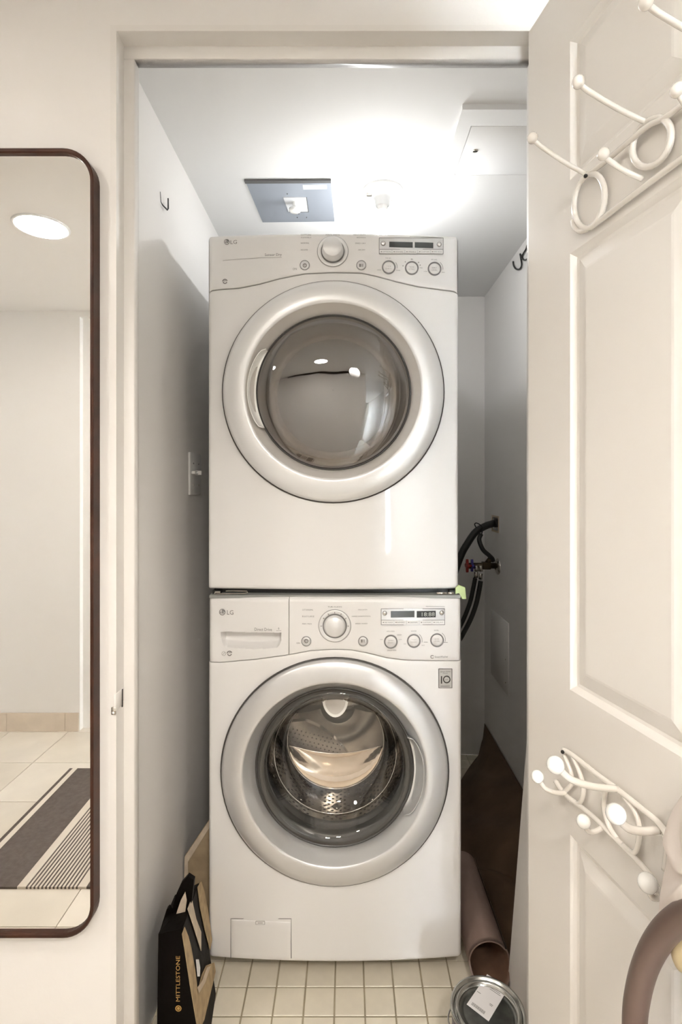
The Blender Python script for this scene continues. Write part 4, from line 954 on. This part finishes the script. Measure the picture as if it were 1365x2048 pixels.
wpn = thing('access_panel', 'thin white access cover low on the right closet wall below the valves', 'access panel', (XR, 2.38, .45))
obj('cover', MB().rbox((XR-.004, 2.255, .455), (XR+.0, 2.530, .765), .001, 1), 'closet_paint', wpn)
for y, z in ((2.29, .50), (2.29, .60), (2.50, .72)): obj('screw', MB().sphere((XR-.004, y, z), .003, 8, 6), 'nickel', wpn)
# ------------------------------------------------------------------ floor items right
brd = thing('white_board', 'white board leaning in the closet just inside the right door jamb', 'board', (.44, 1.3, 0))
def lean(y, z, o_=0): return (.4155+z*.0795+o_, y, z)
V = [lean(1.122, .0, .012), lean(1.42, .0, .012), lean(1.42, 1.30, .012), lean(1.122, 1.30, .012)]
obj('panel', MB().prism(V, (.012, 0, 0)), 'trim_paint', brd)
# dark brown carpet remnant heaped along the right wall
nx, ny = 26, 60; V = []
def car(u, v):
    y = 1.47+(2.645-1.47)*v
    sm = min(1, max(0, (y-1.80)/.05)); lo = .452-(.452-.322)*sm
    xl = lo+(.655-lo)*max(0, (y-1.95)/.695)**1.4
    x = xl+(XR-.004-xl)*u
    h = .012+.155*(u**1.5)+.030*math.sin(u*7+v*5)*(1-v)*math.sin(PI*min(1, u*1.2))+.012*math.sin(v*23+u*9)*math.sin(PI*u)
    return (x, y, max(.004, h) if u > 0 else .003)
V = [car(i/nx, j/ny) for j in range(ny+1) for i in range(nx+1)]
N1 = nx+1
Fc = [(j*N1+i, j*N1+i+1, (j+1)*N1+i+1, (j+1)*N1+i) for j in range(ny) for i in range(nx)]
rim = [i for i in range(N1)]+[j*N1+nx for j in range(1, ny+1)]+[ny*N1+i for i in range(nx-1, -1, -1)]+[j*N1 for j in range(ny-1, 0, -1)]
cb = MB().add(V, Fc, True); o_ = len(cb.v)
cb.add([V[k] for k in rim]+[(V[k][0], V[k][1], .001) for k in rim], [(i, (i+1) % len(rim), len(rim)+(i+1) % len(rim), len(rim)+i) for i in range(len(rim))])
tag(obj('carpet_remnant', cb, 'carpet_brown'), 'dark brown carpet remnant heaped on the floor along the right closet wall', 'carpet')
# rolled vinyl lying beside the washer with its open end to the front
rl = MB(); ax0 = Vector((.382, 1.43, .066)); ax1 = Vector((.376, 1.77, .075)); n = 40; L = 26; V = []
for side, r0 in ((0, .0545), (1, .0505)):
    for j in range(L+1):
        v = j/L; c0 = ax0.lerp(ax1, v)
        for k in range(n+1):
            a = 2*PI*k/n*1.0+.6; r = r0+.0025*k/n
            sh = -.045*max(0, math.cos(a-PI*1.5))*(1-v)      # cut slants: lower lip further forward
            V.append((c0.x+r*math.cos(a), c0.y+sh*(1-v)**3+(.0), c0.z+r*math.sin(a)))
n1 = n+1; off2 = (L+1)*n1
fo = [(j*n1+k, j*n1+k+1, (j+1)*n1+k+1, (j+1)*n1+k) for j in range(L) for k in range(n)]
rl.add(V, fo, True, 0); 
rl.f += [[off2+i for i in f] for f in fo]; rl.sm += [True]*len(fo); rl.mi += [1]*len(fo)
rl.f += [[k, k+1, off2+k+1, off2+k] for k in range(n)]; rl.sm += [False]*n; rl.mi += [0]*n
tag(obj('vinyl_roll', rl, ['vinyl_roll', 'vinyl_inside'], fix=False), 'open rolled sheet of brown vinyl lying beside the washing machine', 'roll')
# paint can
kx, ky, kh, kr = .3105, 1.174, .190, .0815
can = thing('paint_can', 'metal lidded paint can with a white sticker on the lid, beside the door', 'paint can', (kx, ky, 0))
obj('body', MB().lathe((kx, ky, 0), [(.001, .003), (kr-.004, .003), (kr-.002, 0), (kr, .003), (kr-.002, .008), (kr-.0035, .012), (kr-.0035, kh-.014), (kr-.001, kh-.010), (kr-.001, kh-.006)], 'z', 72), 'can_side', can)
obj('rim', MB().lathe((kx, ky, 0), [(kr-.001, kh-.008), (kr+.001, kh-.004), (kr, kh-.001), (kr-.003, kh), (kr-.006, kh-.001), (kr-.0085, kh-.007), (kr-.011, kh-.0075), (kr-.0125, kh-.001), (kr-.0155, kh-.0005), (kr-.0185, kh-.003), (kr-.0205, kh-.009)], 'z', 72), 'can_metal', can)
obj('lid', MB().lathe((kx, ky, 0), [(kr-.0200, kh-.0085), (kr-.022, kh-.0105), (kr-.030, kh-.0105), (.04, kh-.0095), (.0005, kh-.0095)], 'z', 72), 'can_lid', can)
def onlid(px, py): 
    d = F*(EYE-(kh-.009))/(py-PY); return P(px, py, d)
q4 = [onlid(975, 1949), onlid(1018, 1976), onlid(978, 2043), onlid(934, 2009)]
lb = obj('lid_sticker', MB().prism(q4, (0, 0, .0006)), 'paper', can)
def lerp2(u, v): return (q4[0].lerp(q4[1], u)).lerp(q4[3].lerp(q4[2], u), v)
pm = MB()
for k, (v, u0, u1) in enumerate([(v_, a_, b_) for v_, a_, b_ in ((.10, .15, .8), (.14, .2, .9), (.22, .35, .8), (.26, .3, .85), (.30, .4, .9), (.55, .05, .22), (.62, .70, .85), (.65, .72, .84))]):
    a, b = lerp2(u0, v), lerp2(u1, v); a2, b2 = lerp2(u0, v+.014), lerp2(u1, v+.014)
    pm.add([p+Vector((0, 0, .0008)) for p in (a, b, b2, a2)], [(0, 1, 2, 3)])
u = .14
for k in range(22):
    w_ = .008+.012*((k*7) % 3)/2
    pm.add([p+Vector((0, 0, .0008)) for p in (lerp2(u, .86), lerp2(u+w_, .86), lerp2(u+w_, .94), lerp2(u, .94))], [(0, 1, 2, 3)]); u += w_+.010+.008*((k*5) % 2)
o = obj('sticker_print', pm, 'print_grey', lb, fix=False); o['kind'] = 'stuff'
hb_ = []
for k in range(25):
    a = math.radians(-10+200*k/24); hb_.append((kx+(kr+.005)*math.cos(a), ky+(kr+.005)*math.sin(a), kh-.030-.025*math.sin(math.radians(180*k/24))))
obj('wire_handle', MB().tube([Vector(p) for p in hb_], .0018, 8), 'can_metal', can)
# ------------------------------------------------------------------ floor items left: boards and shopping bag
bd = thing('brown_board', 'light brown board standing in the gap between left wall and washer', 'board', (-.44, 1.6, 0))
f1 = [(XL+.004, 1.58, .003), (-.392, 1.58, .003), (-.392, 1.58, EYE-(1618-PY)*1.58/F), (XL+.006, 1.58, EYE-(1712-PY)*1.58/F)]
obj('panel', MB().prism(f1, (0, .006, 0)), 'board_brown', bd)
ed = obj('edge_strip', MB().prism([(XL+.006, 1.577, f1[3][2]-.001), (-.392, 1.577, f1[2][2]-.001), (-.392, 1.577, f1[2][2]-.022), (XL+.016, 1.577, f1[3][2]-.016), (XL+.016, 1.577, f1[3][2]-.10), (XL+.004, 1.577, f1[3][2]-.10)], (0, .003, 0)), 'kraft_light', bd)
bgs = thing('shopping_bag', 'black paper shopping bag with gold vertical lettering squeezed between wall and washer', 'bag', (-.41, 1.32, 0))
BL = P(313, PY+EYE*F/1.22, 1.22); BR = P(410, PY+EYE*F/1.22, 1.22); BR.z = BL.z = 0.002
TR, TL = P(366, 1856, 1.225), P(317, 1868, 1.225)
BR2 = P(432, PY+EYE*F/1.405, 1.405); BR2.z = .002; BL2 = Vector((XL+.012, 1.405, .002)); BL.x = max(BL.x, XL+.006)
TR2, TL2 = P(398, 1766, 1.405), P(350, 1790, 1.405); TL2.x = max(TL2.x, XL+.008); TM = P(371, 1755, 1.39)
V = [BL, BR, BR2, BL2, TL, TR, TR2, TL2]
body = MB().add(V, [(0, 1, 5, 4), (1, 2, 6, 5), (2, 3, 7, 6), (3, 0, 4, 7), (0, 3, 2, 1), (4, 5, 6, 7)])
bo = obj('bag_body', body, 'bag_black', bgs)
# torn, folded top edge and handles
obj('folded_top', MB().prism([P(x, y, 1.30) for x, y in ((318, 1868), (333, 1820), (337, 1816), (343, 1826), (352, 1790), (362, 1768), (376, 1752), (388, 1760), (384, 1800), (372, 1850), (345, 1862))], (0, .012, 0)), 'bag_black', bgs)
nS = (BR2-BR).cross(TR-BR).normalized()
if nS.x < 0: nS = -nS
def onside(px, py, e=.002):
    r = Vector(((px-PX)/F, 1, (PY-py)/F)); o0 = Vector((0, 0, EYE)); k = ((BR-o0).dot(nS)+e)/r.dot(nS); return o0+r*k
for nm, ptsx, m_, e in (('side_lining', ((369, 1854), (364, 1868), (371, 1912), (380, 1972), (396, 2066), (408, 2040), (431, 1943), (428, 1925), (412, 1931), (403, 1950), (395, 1983), (390, 1940), (382, 1895), (376, 1872)), 'kraft', .002),
                      ('fold', ((383, 1797), (375, 1818), (384, 1845), (402, 1902), (402, 1864), (392, 1838)), 'kraft_light', .003),
                      ('fold', ((402, 1762), (395, 1774), (400, 1815), (410, 1862), (420, 1900), (424, 1880), (417, 1830), (409, 1785)), 'kraft', .003),
                      ('white_card', ((392, 1919), (397, 1919), (400, 1936), (399, 1953), (395, 1953)), 'paper', .004),
                      ('gusset', ((414, 1935), (421, 1932), (410, 1965), (398, 1986), (395, 1975), (405, 1960)), 'kraft_light', .005)):
    obj(nm, MB().prism([onside(x, y, e) for x, y in ptsx], nS*.0012), m_, bgs)
obj('fold', MB().prism([P(x, y, 1.290) for x, y in ((371, 1783), (362, 1800), (352, 1830), (341, 1863), (362, 1850), (371, 1824), (374, 1800))], (0, -.002, 0)), 'kraft_light', bgs)
# lettering up the front face
yfn = 1.2185
s_f = F/yfn
tm_ = text_mb('MITTLESTONE', .0092, 0, 0, lambda x: 0, 'LEFT', 0)
wdt = max(v[0] for v in tm_.v); tgt = (2004-1912)/s_f; f_ = tgt/wdt
cx_, cz_ = (356-PX)/s_f, EYE-(2004-PY)/s_f
for v in range(len(tm_.v)):
    a, _, b = tm_.v[v]; tm_.v[v] = (cx_-b, yfn, cz_+a*f_)
obj('gold_lettering', tm_, 'gold', bgs, fix=False)['kind'] = 'stuff'
obj('gold_emblem', MB().lathe(((357-PX)/s_f, yfn, EYE-(2017-PY)/s_f), [(.0072, 0), (.0060, -.0004), (.0048, 0)], 'y', 20).lathe(((357-PX)/s_f, yfn, EYE-(2017-PY)/s_f), [(.0035, 0), (.0003, -.0003)], 'y', 14), 'gold', bgs)
# twig of debris on the floor by the washer
tag(obj('debris', MB().tube([P(733, 1938, 1.483), P(738, 1935.5, 1.485), P(743, 1938, 1.483)], [.0012, .0022, .0008], 6), 'carpet_brown'), 'tiny brown crumb on the closet floor before the washer', 'debris')
